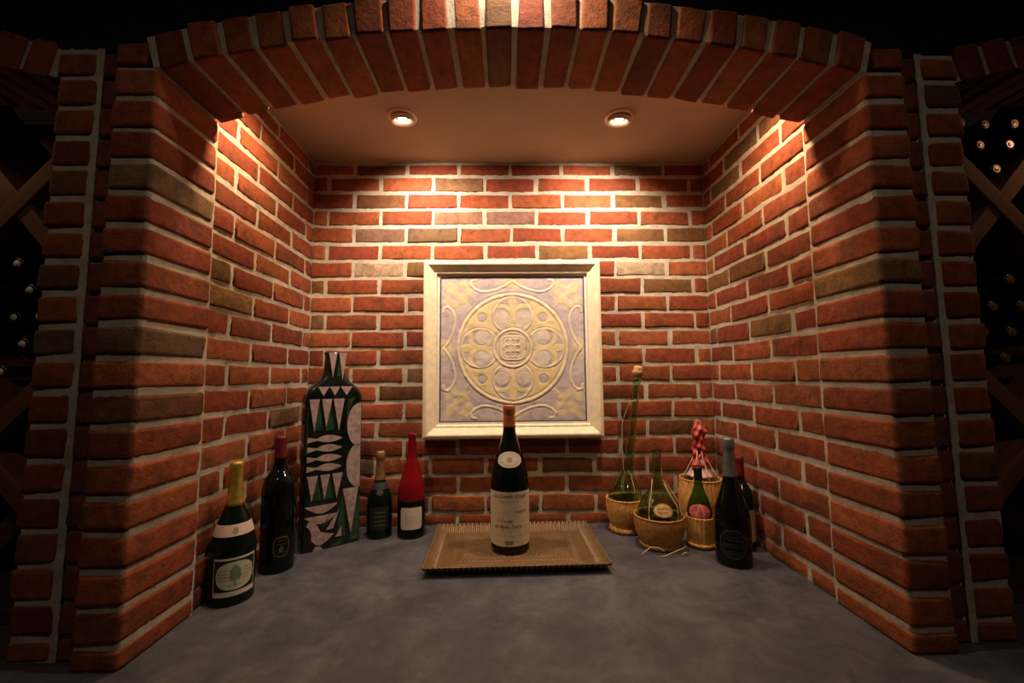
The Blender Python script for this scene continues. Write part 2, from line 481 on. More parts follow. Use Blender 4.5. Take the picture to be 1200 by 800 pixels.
# ------------------------------------------------------------------ front pillars (quoins, recessed strip, outer column)
def pillar(name, s, FX, label):
    # s = -1 left, +1 right ; FX = jamb face
    e0, e1 = abs(FX), .8385 if s < 0 else .8490
    o0, o1 = (.906, .988) if s < 0 else (.921, 1.003)
    X = lambda a: s * a
    def bx(a, b, y0, y1, z0, z1): return box(min(X(a), X(b)), max(X(a), X(b)), y0, y1, z0, z1)
    z1 = L(1) - .004
    core = []
    def rg(a, b, y, zt, amp=.0024):
        V, F_ = rough_grid(min(X(a), X(b)), max(X(a), X(b)), 0, zt, .009, lambda x, z, d: (x, y + d, z), amp); core.append((V, F_))
    rg(e0 + .0105, e1 - .0045, .0042, L(2), .0014)                      # front of quoin column
    rg(e1 - .03, o0 - .010, .0420, L(1), .0016); rg(o0 - .013, o1 - .0050, .0345, L(1), .0014)                     # front of outer column
    V, F2 = rough_grid(.0105, JD + .004, 0, L(2) - .002, .009, lambda y, z, d: (X(e0 + .0042 + d), y, z), .0014)
    core.append((V, F2 if s < 0 else [tuple(reversed(f)) for f in F2]))
    V, F4 = rough_grid(0, 1, 0, L(2) - .002, .0125, lambda t_, z, d: (X(e0 + .0105 - (.0065 - d) * math.sin(t_ * PI / 2)), .0105 - (.0065 - d) * math.cos(t_ * PI / 2), z), .0008)
    core.append((V, F4 if s > 0 else F4))
    core.append(bx(e0 + .014, e1 - .012, .016, JD + .01, 0, L(2) - .004))
    core.append(bx(e1 - .03, o1 - .012, .043, .22, 0, z1))
    # raised vertical mortar fillet between strip and outer column
    V, F3 = rough_grid(min(X(o0 - .013), X(o0 + .003)), max(X(o0 - .013), X(o0 + .003)), 0, L(1), .0052, lambda x, z, d: (x, .0332 + d, z), .0012)
    core.append((V, F3))
    w = obj(name, *merge(*core), M['mortar'], smooth=True)
    tag(w, label, 'pillar', kind='structure')
    for k in range(2, 20):
        zt = L(k); zb = L(k + 1) if k < 19 else -.004
        h = zt - zb - .0112; zc = (zt + zb) / 2
        j = lambda a: rnd.uniform(-a, a)
        brick(rnd.choice(QUOIN), w, (X((e0 + e1) / 2) + j(.0010), JD / 2 + j(.0010), zc), (j(.006), j(.007), j(.004)),
              ((e1 - e0) / .088, 1, h / .0572), .10)
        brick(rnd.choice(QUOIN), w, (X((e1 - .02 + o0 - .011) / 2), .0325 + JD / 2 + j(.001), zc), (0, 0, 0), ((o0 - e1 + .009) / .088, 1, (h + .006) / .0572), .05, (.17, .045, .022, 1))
    for k in range(1, 20):
        zt = L(k) if k > 1 else L(1) - .006
        zb = L(k + 1) if k < 19 else -.004
        h = zt - zb - .0112; zc = (zt + zb) / 2; j = lambda a: rnd.uniform(-a, a)
        brick(rnd.choice(QUOIN), w, (X((o0 + o1) / 2) + j(.004), .030 + JD / 2 + j(.001), zc), (j(.006), j(.012), j(.015)),
              ((o1 - o0) / .088, 1, h / .0572), .14)
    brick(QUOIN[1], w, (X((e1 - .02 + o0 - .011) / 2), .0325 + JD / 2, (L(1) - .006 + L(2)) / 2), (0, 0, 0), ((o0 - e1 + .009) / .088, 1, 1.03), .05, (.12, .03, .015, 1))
    # cut brick beside the springer
    h = L(1) - .006 - L(2) - .0112
    brick(QUOIN[0], w, (X((e1 + e0 + .026) / 2), JD / 2, (L(1) - .006 + L(2)) / 2), (0, 0, 0), ((e1 - e0 - .026) / .088, 1, h / .0572), .1)
    return w
pillar('wall_pillar_left', -1, FL, 'left brick pillar carrying the arch, rounded worn edges')
pillar('wall_pillar_right', 1, FR, 'right brick pillar carrying the arch, rounded worn edges')

# ------------------------------------------------------------------ arches
R0 = 2.98; ZC = 1.2885 - R0
def arch(name, cx, y0, a0, n, pitch, label, lit=.06):  # lit only sets the share of odd-coloured bricks
    """n rowlock bricks from angle a0 (measured from vertical)"""
    a1 = a0 + n * pitch
    b0, b1 = a0 - .0035, a1 + .0035
    V, Fs = [], []
    m = n * 6
    for i in range(m + 1):
        a = b0 + (b1 - b0) * i / m
        for (r, y) in ((R0 + .0075, y0 + .0058), (R0 + .0075, y0 + JD - .007), (R0 + .079, y0 + JD - .007), (R0 + .079, y0 + .0058)):
            r += .0016 * mnoise.noise(Vector((a * 300, r * 50, y * 60))); yy = y + .0016 * mnoise.noise(Vector((a * 340, r * 60, 7)))
            V.append((cx + r * math.sin(a), yy, ZC + r * math.cos(a)))
    for i in range(m):
        for q in range(4):
            p = (q + 1) % 4
            Fs.append((i * 4 + q, (i + 1) * 4 + q, (i + 1) * 4 + p, i * 4 + p))
    Fs += [(0, 1, 2, 3), (m * 4 + 3, m * 4 + 2, m * 4 + 1, m * 4)]
    w = obj(name, V, Fs, M['mortar'], smooth=False)
    tag(w, label, 'arch', kind='structure')
    for i in range(n):
        a = a0 + (i + .5) * pitch
        r = R0 + .0415 + rnd.uniform(-.0030, .0022)
        brick(rnd.choice(ROW), w, (cx + r * math.sin(a), y0 + JD / 2 + rnd.uniform(-.003, .003), ZC + r * math.cos(a)),
              (rnd.uniform(-.008, .008), a + rnd.uniform(-.008, .008), 0), (rnd.uniform(.96, 1.03), 1, 1), lit)
    return w
HA = .2555; PT = 2 * HA / 22
arch('wall_arch', .003, 0.0, -HA, 22, PT, 'shallow brick arch spanning the niche between the two pillars')
arch('wall_arch_left_bay', -1.759, .03, HA - 8 * PT, 8, PT, 'dark brick arch springing over the left wine rack bay')
arch('wall_arch_right_bay', 1.765, .03, -HA, 8, PT, 'dark brick arch springing over the right wine rack bay')

# black boarding above the arches
top = []
RT = R0 + .077
def arc_pts(cx, a0, a1, n): return [(cx + RT * math.sin(a0 + (a1 - a0) * i / n), ZC + RT * math.cos(a0 + (a1 - a0) * i / n)) for i in range(n + 1)]
low = [(-2.6, 1.36)] + arc_pts(-1.759, 0, HA - .004, 12) + [(-.985, L(1) - .002), (-.80, L(1) - .002)] + arc_pts(.003, -HA + .004, HA - .004, 26) \
      + [(.80, L(1) - .002), (1.0, L(1) - .002)] + arc_pts(1.765, -HA + .004, 0, 12) + [(2.6, 1.36)]
V, Fs = [], []
for (x, z) in low: V += [(x, .034, z), (x, .155, z), (x, .034, 2.42), (x, .155, 2.42)]
for i in range(len(low) - 1):
    a, b = i * 4, (i + 1) * 4
    Fs += [(a, b, b + 2, a + 2), (a + 1, a + 3, b + 3, b + 1), (a, a + 1, b + 1, b)]
wall_front = obj('wall_front', V, Fs, M['black_wall'])
tag(wall_front, 'black boarded wall face above the brick arches', 'wall', kind='structure')

# ------------------------------------------------------------------ niche ceiling, counter, room
V, Fs = box(XL - .05, XR + .05, .12, D + .05, CEIL, CEIL + .10)
ceiling = obj('ceiling', V, Fs, M['plaster']); tag(ceiling, 'flat tan plaster ceiling of the niche with two recessed spotlights', 'ceiling', kind='structure')
me = bevel_box_mesh('countertop', 2.01, 1.10, .05, .006, M['counter'], 2)
counter = put(bpy.data.objects.new('countertop', me), None, (0, .36, -.025))
tag(counter, 'mottled grey stone countertop under the bottles and tray', 'countertop')
wall_base = obj('wall_base', *box(-1.03, 1.03, -.14, .86, -.90, -.051), M['dark_wood']); tag(wall_base, 'dark wooden base carrying the stone countertop', 'base', kind='structure')
floor = obj('floor', *box(-2.7, 2.7, -3.2, .9, -.95, -.90), M['floor']); tag(floor, 'dark stone cellar floor in front of the counter', 'floor', kind='structure')
ceil_room = obj('ceiling_room', *box(-2.7, 2.7, -3.2, .9, 2.42, 2.50), M['room_plaster']); tag(ceil_room, 'dim plaster ceiling of the cellar room', 'ceiling', kind='structure')

# ------------------------------------------------------------------ recessed lamps
def ceiling_lamp(x, y, aim, label):
    t = empty('recessed_spotlight', (x, y, CEIL)); tag(t, label, 'spotlight', 'recessed spotlights in the niche ceiling')
    d = (Vector(aim) - Vector((x, y, CEIL)))
    d.normalize()
    ax = (Vector((0, 0, -1)) * .80 + d * .42).normalized()
    q = ax.to_track_quat('-Z', 'Y').to_euler()
    # fixed outer trim
    ring = lathe([(.0375, .004), (.0375, -.003), (.0405, -.0065), (.0450, -.0055), (.0475, -.001), (.0475, .002), (.0375, .004)], 40)
    obj('trim_ring', *ring, M['ring'], t, True)
    gim = lathe([(.0155, .012), (.0155, .0035), (.0335, -.0100), (.0365, -.0100), (.0373, -.004), (.0373, .004), (.0155, .012)], 36)
    obj('gimbal_ring', *gim, M['ring'], t, True, (0, 0, -.007), q)
    obj('lamp_cup', *lathe([(.0004, .020), (.0222, .016), (.0222, .001)], 28), M['cup'], t, True, (0, 0, -.007), q)
    obj('lens', *lathe([(.0003, -.0015), (.0080, -.0008), (.0130, .0006), (.0150, .0030)], 28), M['lens'], t, True, (0, 0, -.007), q)
    return t
ceiling_lamp(*LAMPS[0], AIMS[0], 'lit recessed ceiling spotlight above the side of the ceramic bottle')
ceiling_lamp(*LAMPS[1], AIMS[1], 'lit recessed ceiling spotlight above the side of the straw flasks')
ceiling_lamp(*FRONT_LAMPS[0], FRONT_AIMS[0], 'lit recessed spotlight hidden behind the arch near the left brick wall')
ceiling_lamp(*FRONT_LAMPS[1], FRONT_AIMS[1], 'lit recessed spotlight hidden behind the arch near the right brick wall')
t = empty('arch_spotlight', (.006, -.005, 1.565)); tag(t, 'small black bracket spotlight fixed above the crown of the arch', 'spotlight')
obj('bracket', *box(-.012, .012, -.08, .038, .034, .044), M['cup'], t)
obj('wall_plate', *box(-.03, .03, .030, .038, .0, .075), M['cup'], t)
obj('shade', *lathe([(.012, .045), (.026, .040), (.032, .0), (.029, -.002), (.026, .030), (.002, .036)], 28), M['cup'], t, True, (0, -.08, 0))
for i, (x, y, z) in enumerate(ROOM_LAMPS):
    t = empty('room_downlight', (x, y, 2.42)); tag(t, 'round ceiling downlight in the cellar room ceiling', 'downlight', 'cellar room downlights')
    obj('trim_ring', *lathe([(.055, -.001), (.075, -.006), (.082, -.001), (.055, -.001)], 32), M['ring'], t, True)
    obj('lens', *lathe([(.0003, -.003), (.055, -.002)], 28), M['dim_lens'], t, True)

# ------------------------------------------------------------------ framed relief panel
FX0, FX1, FZ0, FZ1 = -.3265, .3395, .3170, .9810
fc = ((FX0 + FX1) / 2, (FZ0 + FZ1) / 2)
art = empty('framed_relief_panel', (fc[0], D - .003, FZ0)); tag(art, 'square lilac and ochre tile medallion in a cream stone frame on the back wall', 'wall panel')
HW = (FX1 - FX0) / 2; HH = (FZ1 - FZ0) / 2
PROF = [(0, 0), (0, .034), (.004, .039), (.012, .0415), (.017, .0405), (.0395, .0240), (.0415, .0245), (.0465, .0235), (.0490, .0165), (.0500, .0140), (.0500, .004)]
def rail(side):
    V, Fs = [], []
    for e in (0, 1):
        for (t_, h) in PROF:
            w, hh = HW - t_, HH - t_
            if side == 0: p = ((-w if e == 0 else w), -h, hh)
            elif side == 1: p = (w, -h, (hh if e == 0 else -hh))
            elif side == 2: p = ((w if e == 0 else -w), -h, -hh)
            else: p = (-w, -h, (-hh if e == 0 else hh))
            V.append((p[0], p[1], p[2] + HH))
    n = len(PROF)
    for i in range(n - 1): Fs.append((i, i + 1, n + i + 1, n + i))
    Fs.append(tuple(range(n))); Fs.append(tuple(n + i for i in reversed(range(n))))
    return V, Fs
for sd in range(4): obj('frame_rail', *rail(sd), M['limestone'], art)
def loop_strip(w0, w1, y, mat, name):
    V = []
    for w in (w0, w1):
        for (sx, sz) in ((-1, -1), (1, -1), (1, 1), (-1, 1)): V.append((sx * (HW - w), y, HH + sz * (HH - w)))
    Fs = [(i, (i + 1) % 4, 4 + (i + 1) % 4, 4 + i) for i in range(4)]
    V2 = [(x, y + .004, z) for (x, y, z) in V]
    n = len(V)
    Fs2 = [tuple(reversed([n + i for i in f])) for f in Fs] + [(i, n + i, n + (i + 1) % 4, (i + 1) % 4) for i in range(4)] + [(4 + (i + 1) % 4, n + 4 + (i + 1) % 4, n + 4 + i, 4 + i) for i in range(4)]
    return obj(name, V + V2, Fs + Fs2, mat, art)
loop_strip(.0495, .0580, -.0150, M['pale_line'], 'pale_border')
loop_strip(.0575, .0625, -.0145, M['dark_line'], 'dark_border')
PW = HW - .062; PH = HH - .062
N = 300
g = np.linspace(-1, 1, N)
X, Z = np.meshgrid(g, g, indexing='ij')
def sm(d, w=.012): return np.clip(.5 - d / w * .5, 0, 1)          # 1 inside, 0 outside
RR = np.hypot(X, Z); TH = np.arctan2(Z, X)
ochre = np.zeros_like(X); incise = np.zeros_like(X); ridge = np.zeros_like(X)
# outer field: flowing bands toward the corners
ax, az = np.abs(X), np.abs(Z)
def poly_dist(pts, A, B):
    d = np.full_like(A, 9.0)
    for (x0, y0), (x1, y1) in zip(pts[:-1], pts[1:]):
        t_ = np.clip(((A - x0) * (x1 - x0) + (B - y0) * (y1 - y0)) / ((x1 - x0) ** 2 + (y1 - y0) ** 2), 0, 1)
        d = np.minimum(d, np.hypot(A - x0 - t_ * (x1 - x0), B - y0 - t_ * (y1 - y0)))
    return d
wv_pts = [(0, .955), (.10, .885), (.22, .83), (.34, .80), (.44, .80), (.53, .84), (.585, .90), (.57, .96), (.51, .965)]
wave = np.minimum(poly_dist(wv_pts, ax, az), poly_dist(wv_pts, az, ax))
ridge = np.maximum(ridge, sm(wave - .016) * (RR > .78)); incise = np.maximum(incise, .7 * sm(np.abs(wave - .026) - .006) * (RR > .78))
vein_pts = [(.60, .60), (.70, .66), (.80, .80), (.95, .93)]
leaf = np.hypot((ax - .84) * .9 + (az - .84) * .9, ((ax - az)) * 1.7) - .17
leaf2 = np.hypot((ax - .66) + (az - .90) * .2, (az - .90) * 2.2) - .10
leaf3 = np.hypot((az - .66) + (ax - .90) * .2, (ax - .90) * 2.2) - .10
bud = np.hypot((ax - .93) * 1.3, az) - .13; bud2 = np.hypot((az - .93) * 1.3, ax) - .13
trefoil = np.minimum(np.hypot(ax - .70, az - .70) - .09, np.minimum(np.hypot(ax - .80, az - .62) - .07, np.hypot(ax - .62, az - .80) - .07))
field = np.minimum.reduce([leaf, leaf2, leaf3, bud, bud2, trefoil])
ochre = np.maximum(ochre, .8 * sm(field, .05) * (RR > .80)); incise = np.maximum(incise, .35 * sm(np.abs(field) - .006) * (RR > .80))
stem = np.abs(ax - az) - .018
ochre = np.maximum(ochre, sm(stem) * (RR > .80) * (RR < 1.2))
# big ring
ochre = np.where(RR < .775, 1.0, ochre)
ridge = np.maximum(ridge, sm(np.abs(RR - .755) - .020)); incise = np.maximum(incise, sm(np.abs(RR - .785) - .008)); incise = np.maximum(incise, sm(np.abs(RR - .722) - .007))
# four petals with paired lilac kidneys and a fleur in the middle
for q in range(4):
    a = q * PI / 2
    u = X * math.cos(a) + Z * math.sin(a); v = -X * math.sin(a) + Z * math.cos(a)
    pet = np.hypot(u - .455, v) - .288
    ochre = np.where((pet < 0) & (RR > .27), .0, ochre)
    av = np.abs(v)
    kid = np.hypot((u - .40) * .9, (av - .150)) - .105
    fle = np.minimum(np.hypot((u - .64) * .62, av) - .060, np.abs(np.hypot(u - .44, av - .155) - .150) - .035)
    fle = np.where(u < .45, np.minimum(fle, 1), fle)
    st = np.maximum(av - .030, np.abs(u - .46) - .20)
    fl = np.minimum(fle, st)
    ochre = np.where((pet < 0) & (RR > .27), np.maximum(ochre, sm(fl)), ochre)
    ochre = np.where((kid < 0) & (RR > .27), 0.0, ochre)
    incise = np.maximum(incise, sm(np.abs(pet) - .006) * (RR > .27)); incise = np.maximum(incise, sm(np.abs(fl) - .006, .010) * (pet < 0) * .6 * (RR > .28))
    ridge = np.maximum(ridge, sm(np.abs(pet + .022) - .014) * (RR > .28)); ridge = np.maximum(ridge, .7 * sm(kid) * (RR > .27))
    dot = np.hypot(np.abs(X) - .425, np.abs(Z) - .43) - .062
    ochre = np.where(dot < 0, .05, ochre); incise = np.maximum(incise, sm(np.abs(dot) - .006))
# centre boss with knot
ochre = np.where(RR < .275, .62, ochre)
ridge = np.maximum(ridge, sm(np.abs(RR - .262) - .018)); incise = np.maximum(incise, sm(np.abs(RR - .236) - .008)); incise = np.maximum(incise, sm(np.abs(RR - .288) - .006))
sq = (np.abs(X) ** 4 + np.abs(Z) ** 4) ** .25
incise = np.maximum(incise, sm(np.abs(sq - .185) - .009)); ridge = np.maximum(ridge, sm(np.abs(sq - .165) - .010))
for (kx, kz) in ((.075, .0), (-.075, .0), (0, .085), (0, -.085), (.07, .085), (-.07, .085), (.07, -.085), (-.07, -.085)):
    kn = np.hypot(X - kx, Z - kz)
    ridge = np.maximum(ridge, sm(np.abs(kn - .042) - .011) * (sq < .155)); incise = np.maximum(incise, .8 * sm(np.abs(kn - .022) - .008) * (sq < .155))
rng = np.random.default_rng(3)
ero = rng.normal(size=(40, 40)); 
def up(a, n):
    i = np.linspace(0, a.shape[0] - 1.001, n); k = i.astype(int); t_ = (i - k)
    b = a[k] * (1 - t_)[:, None] + a[k + 1] * t_[:, None]
    return b[:, k] * (1 - t_)[None] + b[:, k + 1] * t_[None]
wear = up(ero, N)
ochre = np.clip(ochre + .07 * wear * 0.6, 0, 1)
yel = np.array([.72, .56, .29]); lil = np.array([.49, .395, .40]); lite = np.array([.78, .65, .46]); drk = np.array([.42, .30, .23])
colr = lil + (yel - lil) * ochre[..., None]
colr = colr + (lite - colr) * (.75 * ridge)[..., None]
colr = colr + (drk - colr) * (.55 * incise)[..., None]
hgt = .0006 * ochre + .0012 * ridge - .0012 * incise + .0004 * wear
V = np.stack([X * PW, -.0125 - hgt, HH + Z * PH], -1).reshape(-1, 3)
idx = np.arange(N * N).reshape(N, N)
Fq = np.stack([idx[:-1, :-1], idx[1:, :-1], idx[1:, 1:], idx[:-1, 1:]], -1).reshape(-1, 4)
pan = obj('relief_tile', V.tolist(), [tuple(f) for f in Fq.tolist()], M['relief'], art, True)
ca = pan.data.color_attributes.new('Col', 'FLOAT_COLOR', 'POINT')
ca.data.foreach_set('color', np.concatenate([colr.reshape(-1, 3), np.ones((N * N, 1))], 1).astype(np.float32).ravel())
obj('backing', *box(-HW + .03, HW - .03, -.010, -.0005, .03, 2 * HH - .03), M['limestone'], art)

# ------------------------------------------------------------------ tray
TC = (.0035, .5150); TW, TD_ = .519, .336
tray = empty('serving_tray', (TC[0], TC[1], 0), math.radians(1.2)); tag(tray, 'rectangular embossed copper tray with fluted rim under the big wine bottle', 'tray')
nx, ny = 264, 176
u = np.linspace(-.5, .5, nx + 1) * TW; v = np.linspace(-.5, .5, ny + 1) * TD_
U, W = np.meshgrid(u, v, indexing='ij')
ex = TW / 2 - np.abs(U); ey = TD_ / 2 - np.abs(W); e = np.minimum(ex, ey)
rimw = .034
s_ = np.clip(1 - e / rimw, 0, 1)
hz = .006 + .024 * s_ ** 1.6
along = np.where(ex < ey, W, U)
hz += .0034 * np.sin(along * 2 * PI / .0145) * np.clip(s_ * 3.0, 0, 1) * (e > .001)
for c0 in (.046, .053, .060, .067, .088, .094): hz += .0018 * np.exp(-((e - c0) / .0017) ** 2)
hz += .0017 * np.sin(U * 2 * PI / .016 + 1.5 * np.sin(W * 60)) * np.sin(W * 2 * PI / .016 + 1.2 * np.sin(U * 45)) * (e > .10)
hz += .0015 * np.sin((U + W) * 2 * PI / .011) * (e > .070) * (e < .086)
# scalloped outline
n_ = .0022 * np.sin(along * 2 * PI / .0145)
Uo = np.where(ex <= 1e-6, U + np.sign(U) * n_, U); Wo = np.where(ey <= 1e-6, W + np.sign(W) * n_, W)
Vt = np.stack([Uo, Wo, hz], -1).reshape(-1, 3); Vb = Vt.copy(); Vb[:, 2] = np.maximum(.0004, Vb[:, 2] - .0045)
ii = np.arange((nx + 1) * (ny + 1)).reshape(nx + 1, ny + 1)
ft = np.stack([ii[:-1, :-1], ii[1:, :-1], ii[1:, 1:], ii[:-1, 1:]], -1).reshape(-1, 4); fb = ft[:, ::-1] + len(Vt)
per = list(ii[:, 0]) + list(ii[-1, 1:]) + list(ii[-2::-1, -1]) + list(ii[0, -2:0:-1])
side = [(int(per[i]), int(per[i] + len(Vt)), int(per[(i + 1) % len(per)] + len(Vt)), int(per[(i + 1) % len(per)])) for i in range(len(per))]
me = mesh('tray_body', np.concatenate([Vt, Vb]).tolist(), [tuple(x) for x in ft.tolist()] + [tuple(x) for x in fb.tolist()] + side, M['tray'], True)
put(bpy.data.objects.new('tray_body', me), tray)
def tray_rim_bead():
    path = [(-TW / 2, -TD_ / 2, .027), (TW / 2, -TD_ / 2, .027), (TW / 2, TD_ / 2, .027), (-TW / 2, TD_ / 2, .027), (-TW / 2, -TD_ / 2, .027)]
    P = []
    for i in range(4):
        a, b = Vector(path[i]), Vector(path[i + 1])
        for k in range(40): P.append(a.lerp(b, k / 40))
    P.append(Vector(path[0]))
    return tube(P, lambda t_: .0026, 6)
obj('rim_bead', *tray_rim_bead(), M['tray'], tray, True)

# ------------------------------------------------------------------ bottle kit
def face_cam(x, y, off=0.0): return math.atan2(CAM.y - y, CAM.x - x) + PI / 2 + math.radians(off)
def wrap(s, z, r, eps):
    """flat label coordinates (s to the right, seen from outside) onto the bottle"""
    a = -PI / 2 + s / r
    rr = r + eps
    return (rr * math.cos(a), rr * math.sin(a), z)
def label_grid(rf, s0, s1, z0, z1, eps=.0006, ns=20, nz=6, corner=0.0):
    V, Fs = [], []
    for i in range(ns + 1):
        s = s0 + (s1 - s0) * i / ns
        d = 0.0
        if corner:
            dd = corner - min(s - s0, s1 - s)
            if dd > 0: d = corner - math.sqrt(max(corner * corner - dd * dd, 0))
        for k in range(nz + 1):
            z = z0 + d + (z1 - z0 - 2 * d) * k / nz
            r = rf(z); V.append(wrap(s * r / rf((z0 + z1) / 2), z, r, eps))
    for i in range(ns):
        for k in range(nz): Fs.append((i * (nz + 1) + k, (i + 1) * (nz + 1) + k, (i + 1) * (nz + 1) + k + 1, i * (nz + 1) + k + 1))
    return V, Fs
def label_oval(rf, s, z, a, b, eps=.0009, rings=5, seg=36, power=2.0, inner=0.0):
    V, Fs = [], []
    r0 = rf(z)
    def pt(t, w):
        c, sn = math.cos(w), math.sin(w)
        k = (abs(c) ** power + abs(sn) ** power) ** (-1 / power)
        ss, zz = s + a * t * k * c, z + b * t * k * sn
        r = rf(zz); return wrap(ss * r / r0, zz, r, eps)
    if inner:
        for t in (inner, 1.0): V += [pt(t, 2 * PI * j / seg) for j in range(seg)]
        Fs = [(j, seg + j, seg + (j + 1) % seg, (j + 1) % seg) for j in range(seg)]
        return V, Fs
    V.append(pt(0, 0))
    for q in range(1, rings + 1): V += [pt(q / rings, 2 * PI * j / seg) for j in range(seg)]
    for j in range(seg): Fs.append((0, 1 + j, 1 + (j + 1) % seg))
    for q in range(rings - 1):
        for j in range(seg):
            k = (j + 1) % seg; o = 1 + q * seg
            Fs.append((o + j, o + seg + j, o + seg + k, o + k))
    return V, Fs
def text_mesh(txt, size, shear=0.0):
    cu = bpy.data.curves.new('lettering', 'FONT'); cu.body = txt; cu.size = size; cu.shear = shear
    cu.align_x = 'CENTER'; cu.align_y = 'CENTER'; cu.resolution_u = 2
    o = bpy.data.objects.new('lettering_tmp', cu); COL.objects.link(o)
    bpy.context.view_layer.update()
    me = bpy.data.meshes.new_from_object(o.evaluated_get(bpy.context.evaluated_depsgraph_get()))
    bpy.data.objects.remove(o, do_unlink=True); bpy.data.curves.remove(cu)
    V = [tuple(v.co) for v in me.vertices]; Fs = [tuple(p.vertices) for p in me.polygons]
    bpy.data.meshes.remove(me)
    return V, Fs
def lettering(txt, size, s, z, rf, mat, parent, shear=0.0, eps=.0016, sx=1.0):
    V, Fs = text_mesh(txt, size, shear)
    r0 = rf(z)
    V = [wrap(s + x * sx, z + y, r0, eps) for (x, y, _) in V]
    return obj('lettering', V, Fs, mat, parent)
def stroke(points, w, rf, mat, parent, name='scribble', eps=.0016):
    """thin flat pen stroke on a label; points in (s, z)"""
    V, Fs = [], []
    for (s, z) in points:
        r = rf(z); V.append(wrap(s, z - w / 2, r, eps)); V.append(wrap(s, z + w / 2, r, eps))
    for i in range(len(points) - 1): Fs.append((2 * i, 2 * i + 2, 2 * i + 3, 2 * i + 1))
    return obj(name, V, Fs, mat, parent)
def scribble(s0, s1, z, amp, rng): 
    n = int((s1 - s0) / .0012); ph = rng.uniform(0, 6)
    return [(s0 + (s1 - s0) * i / n, z + amp * math.sin(i * 1.9 + ph) * (1 + .7 * math.sin(i * .7)) * .6) for i in range(n + 1)]
def polygon_on(rf, pts, mat, parent, name, eps=.0016, s0=0, z0=0):
    V = [wrap(s0 + s, z0 + z, rf(z0 + z), eps) for (s, z) in pts]
    return obj(name, V, [tuple(range(len(V)))], mat, parent)
def bottle_body(parent, pts, mat, name='glass_body', seg=40, n=44, base=.004):
    H = pts[-1][0]; r0 = pts[0][1]
    prof = [(.0004, .003), (r0 * .55, .002), (r0 * .80, 0.0), (r0 - base, 0.0), (r0 - base * .3, base * .3)] + prof_of(pts, base, H, n) + [(.0004, H)]
    return obj(name, *lathe(prof, seg), mat, parent, True)
def sleeve(parent, pts, z0, z1, mat, name, eps=.0008, n=14, cap=True, lips=()):
    pr = prof_of(pts, z0, z1, n, eps)
    pr = [(r + sum(.0016 * math.exp(-((z - l) / .0022) ** 2) for l in lips), z) for (r, z) in pr]
    if cap: pr += [(pr[-1][0] * .85, z1 + .0012), (.0004, z1 + .0015)]
    pr = [(pr[0][0] - eps, z0 - .0002)] + pr
    return obj(name, *lathe(pr, 36), mat, parent, True)
def hollow(parent, pts, z0, mat, name='glass_flask', wall=.0022, seg=40, n=40):
    H = pts[-1][0]
    outer = prof_of(pts, z0, H, n)
    inner = [(max(r - wall, .003), z) for (r, z) in prof_of(pts, z0 + wall, H, n)]
    prof = [(.0004, z0), (outer[0][0] * .7, z0)] + outer + list(reversed(inner)) + [(.0004, z0 + wall)]
    return obj(name, *lathe(prof, seg), mat, parent, True)

# ---- 1 gold-foiled bottle with tree label
x, y = -.7105, .264
b = empty('champagne_bottle', (x, y, 0), face_cam(x, y, 6)); tag(b, 'dark bottle with gold foil neck and oval tree label beside the brick pillar', 'bottle')
P1 = [(0, .0500), (.10, .0505), (.125, .0495), (.155, .0445), (.185, .0360), (.212, .0250), (.235, .0180), (.270, .0150), (.300, .0140), (.330, .0140)]
rf = lambda z: pchip(P1, z)
bottle_body(b, P1, M['green_black'])
sleeve(b, P1, .226, .331, M['gold'], 'gold_foil', .0014, lips=(.318, .305))
lb = obj('neck_band', *label_grid(rf, -.062, .062, .160, .186, .0008, 24, 6), M['pink_paper'], b)
obj('seal_dot', *label_oval(rf, 0, .173, .006, .007, .0014, 3, 20), M['gold_seal'], lb)
lb = obj('front_label', *label_grid(rf, -.046, .050, .024, .112, .0006, 26, 6), M['white_paper'], b)
obj('black_field', *label_grid(rf, -.0435, .0475, .036, .1075, .0010, 26, 6), M['label_black'], lb)
obj('oval', *label_oval(rf, .002, .071, .0405, .0320, .0014, 6, 44, 2.5), M['green_paper'], lb)
tree = [(-.0012, -.024), (.0012, -.024), (.0014, -.013), (.010, -.012), (.0125, -.004), (.0105, .004), (.0115, .010), (.007, .016), (.0035, .021), (-.001, .0225), (-.006, .020), (-.0085, .014), (-.0115, .009), (-.0105, .002), (-.0125, -.005), (-.009, -.012), (-.0014, -.013)]
polygon_on(rf, tree, M['tree_ink'], lb, 'tree_print', .0019, .002, .073)
for (c_, w_, zz_) in ((-.0235, .010, .085), (-.0240, .011, .0775), (-.0240, .011, .070), (-.0225, .009, .0625), (.0275, .009, .085), (.0280, .010, .0775), (.0280, .010, .070), (.0265, .008, .0625)):
    stroke(scribble(c_ - w_, c_ + w_, zz_, .0022, rnd), .0013, rf, M['red_ink'], lb, 'print', .0019)
stroke(scribble(-.014, .018, .0490, .0012, rnd), .0010, rf, M['tree_ink'], lb, 'print', .0019)

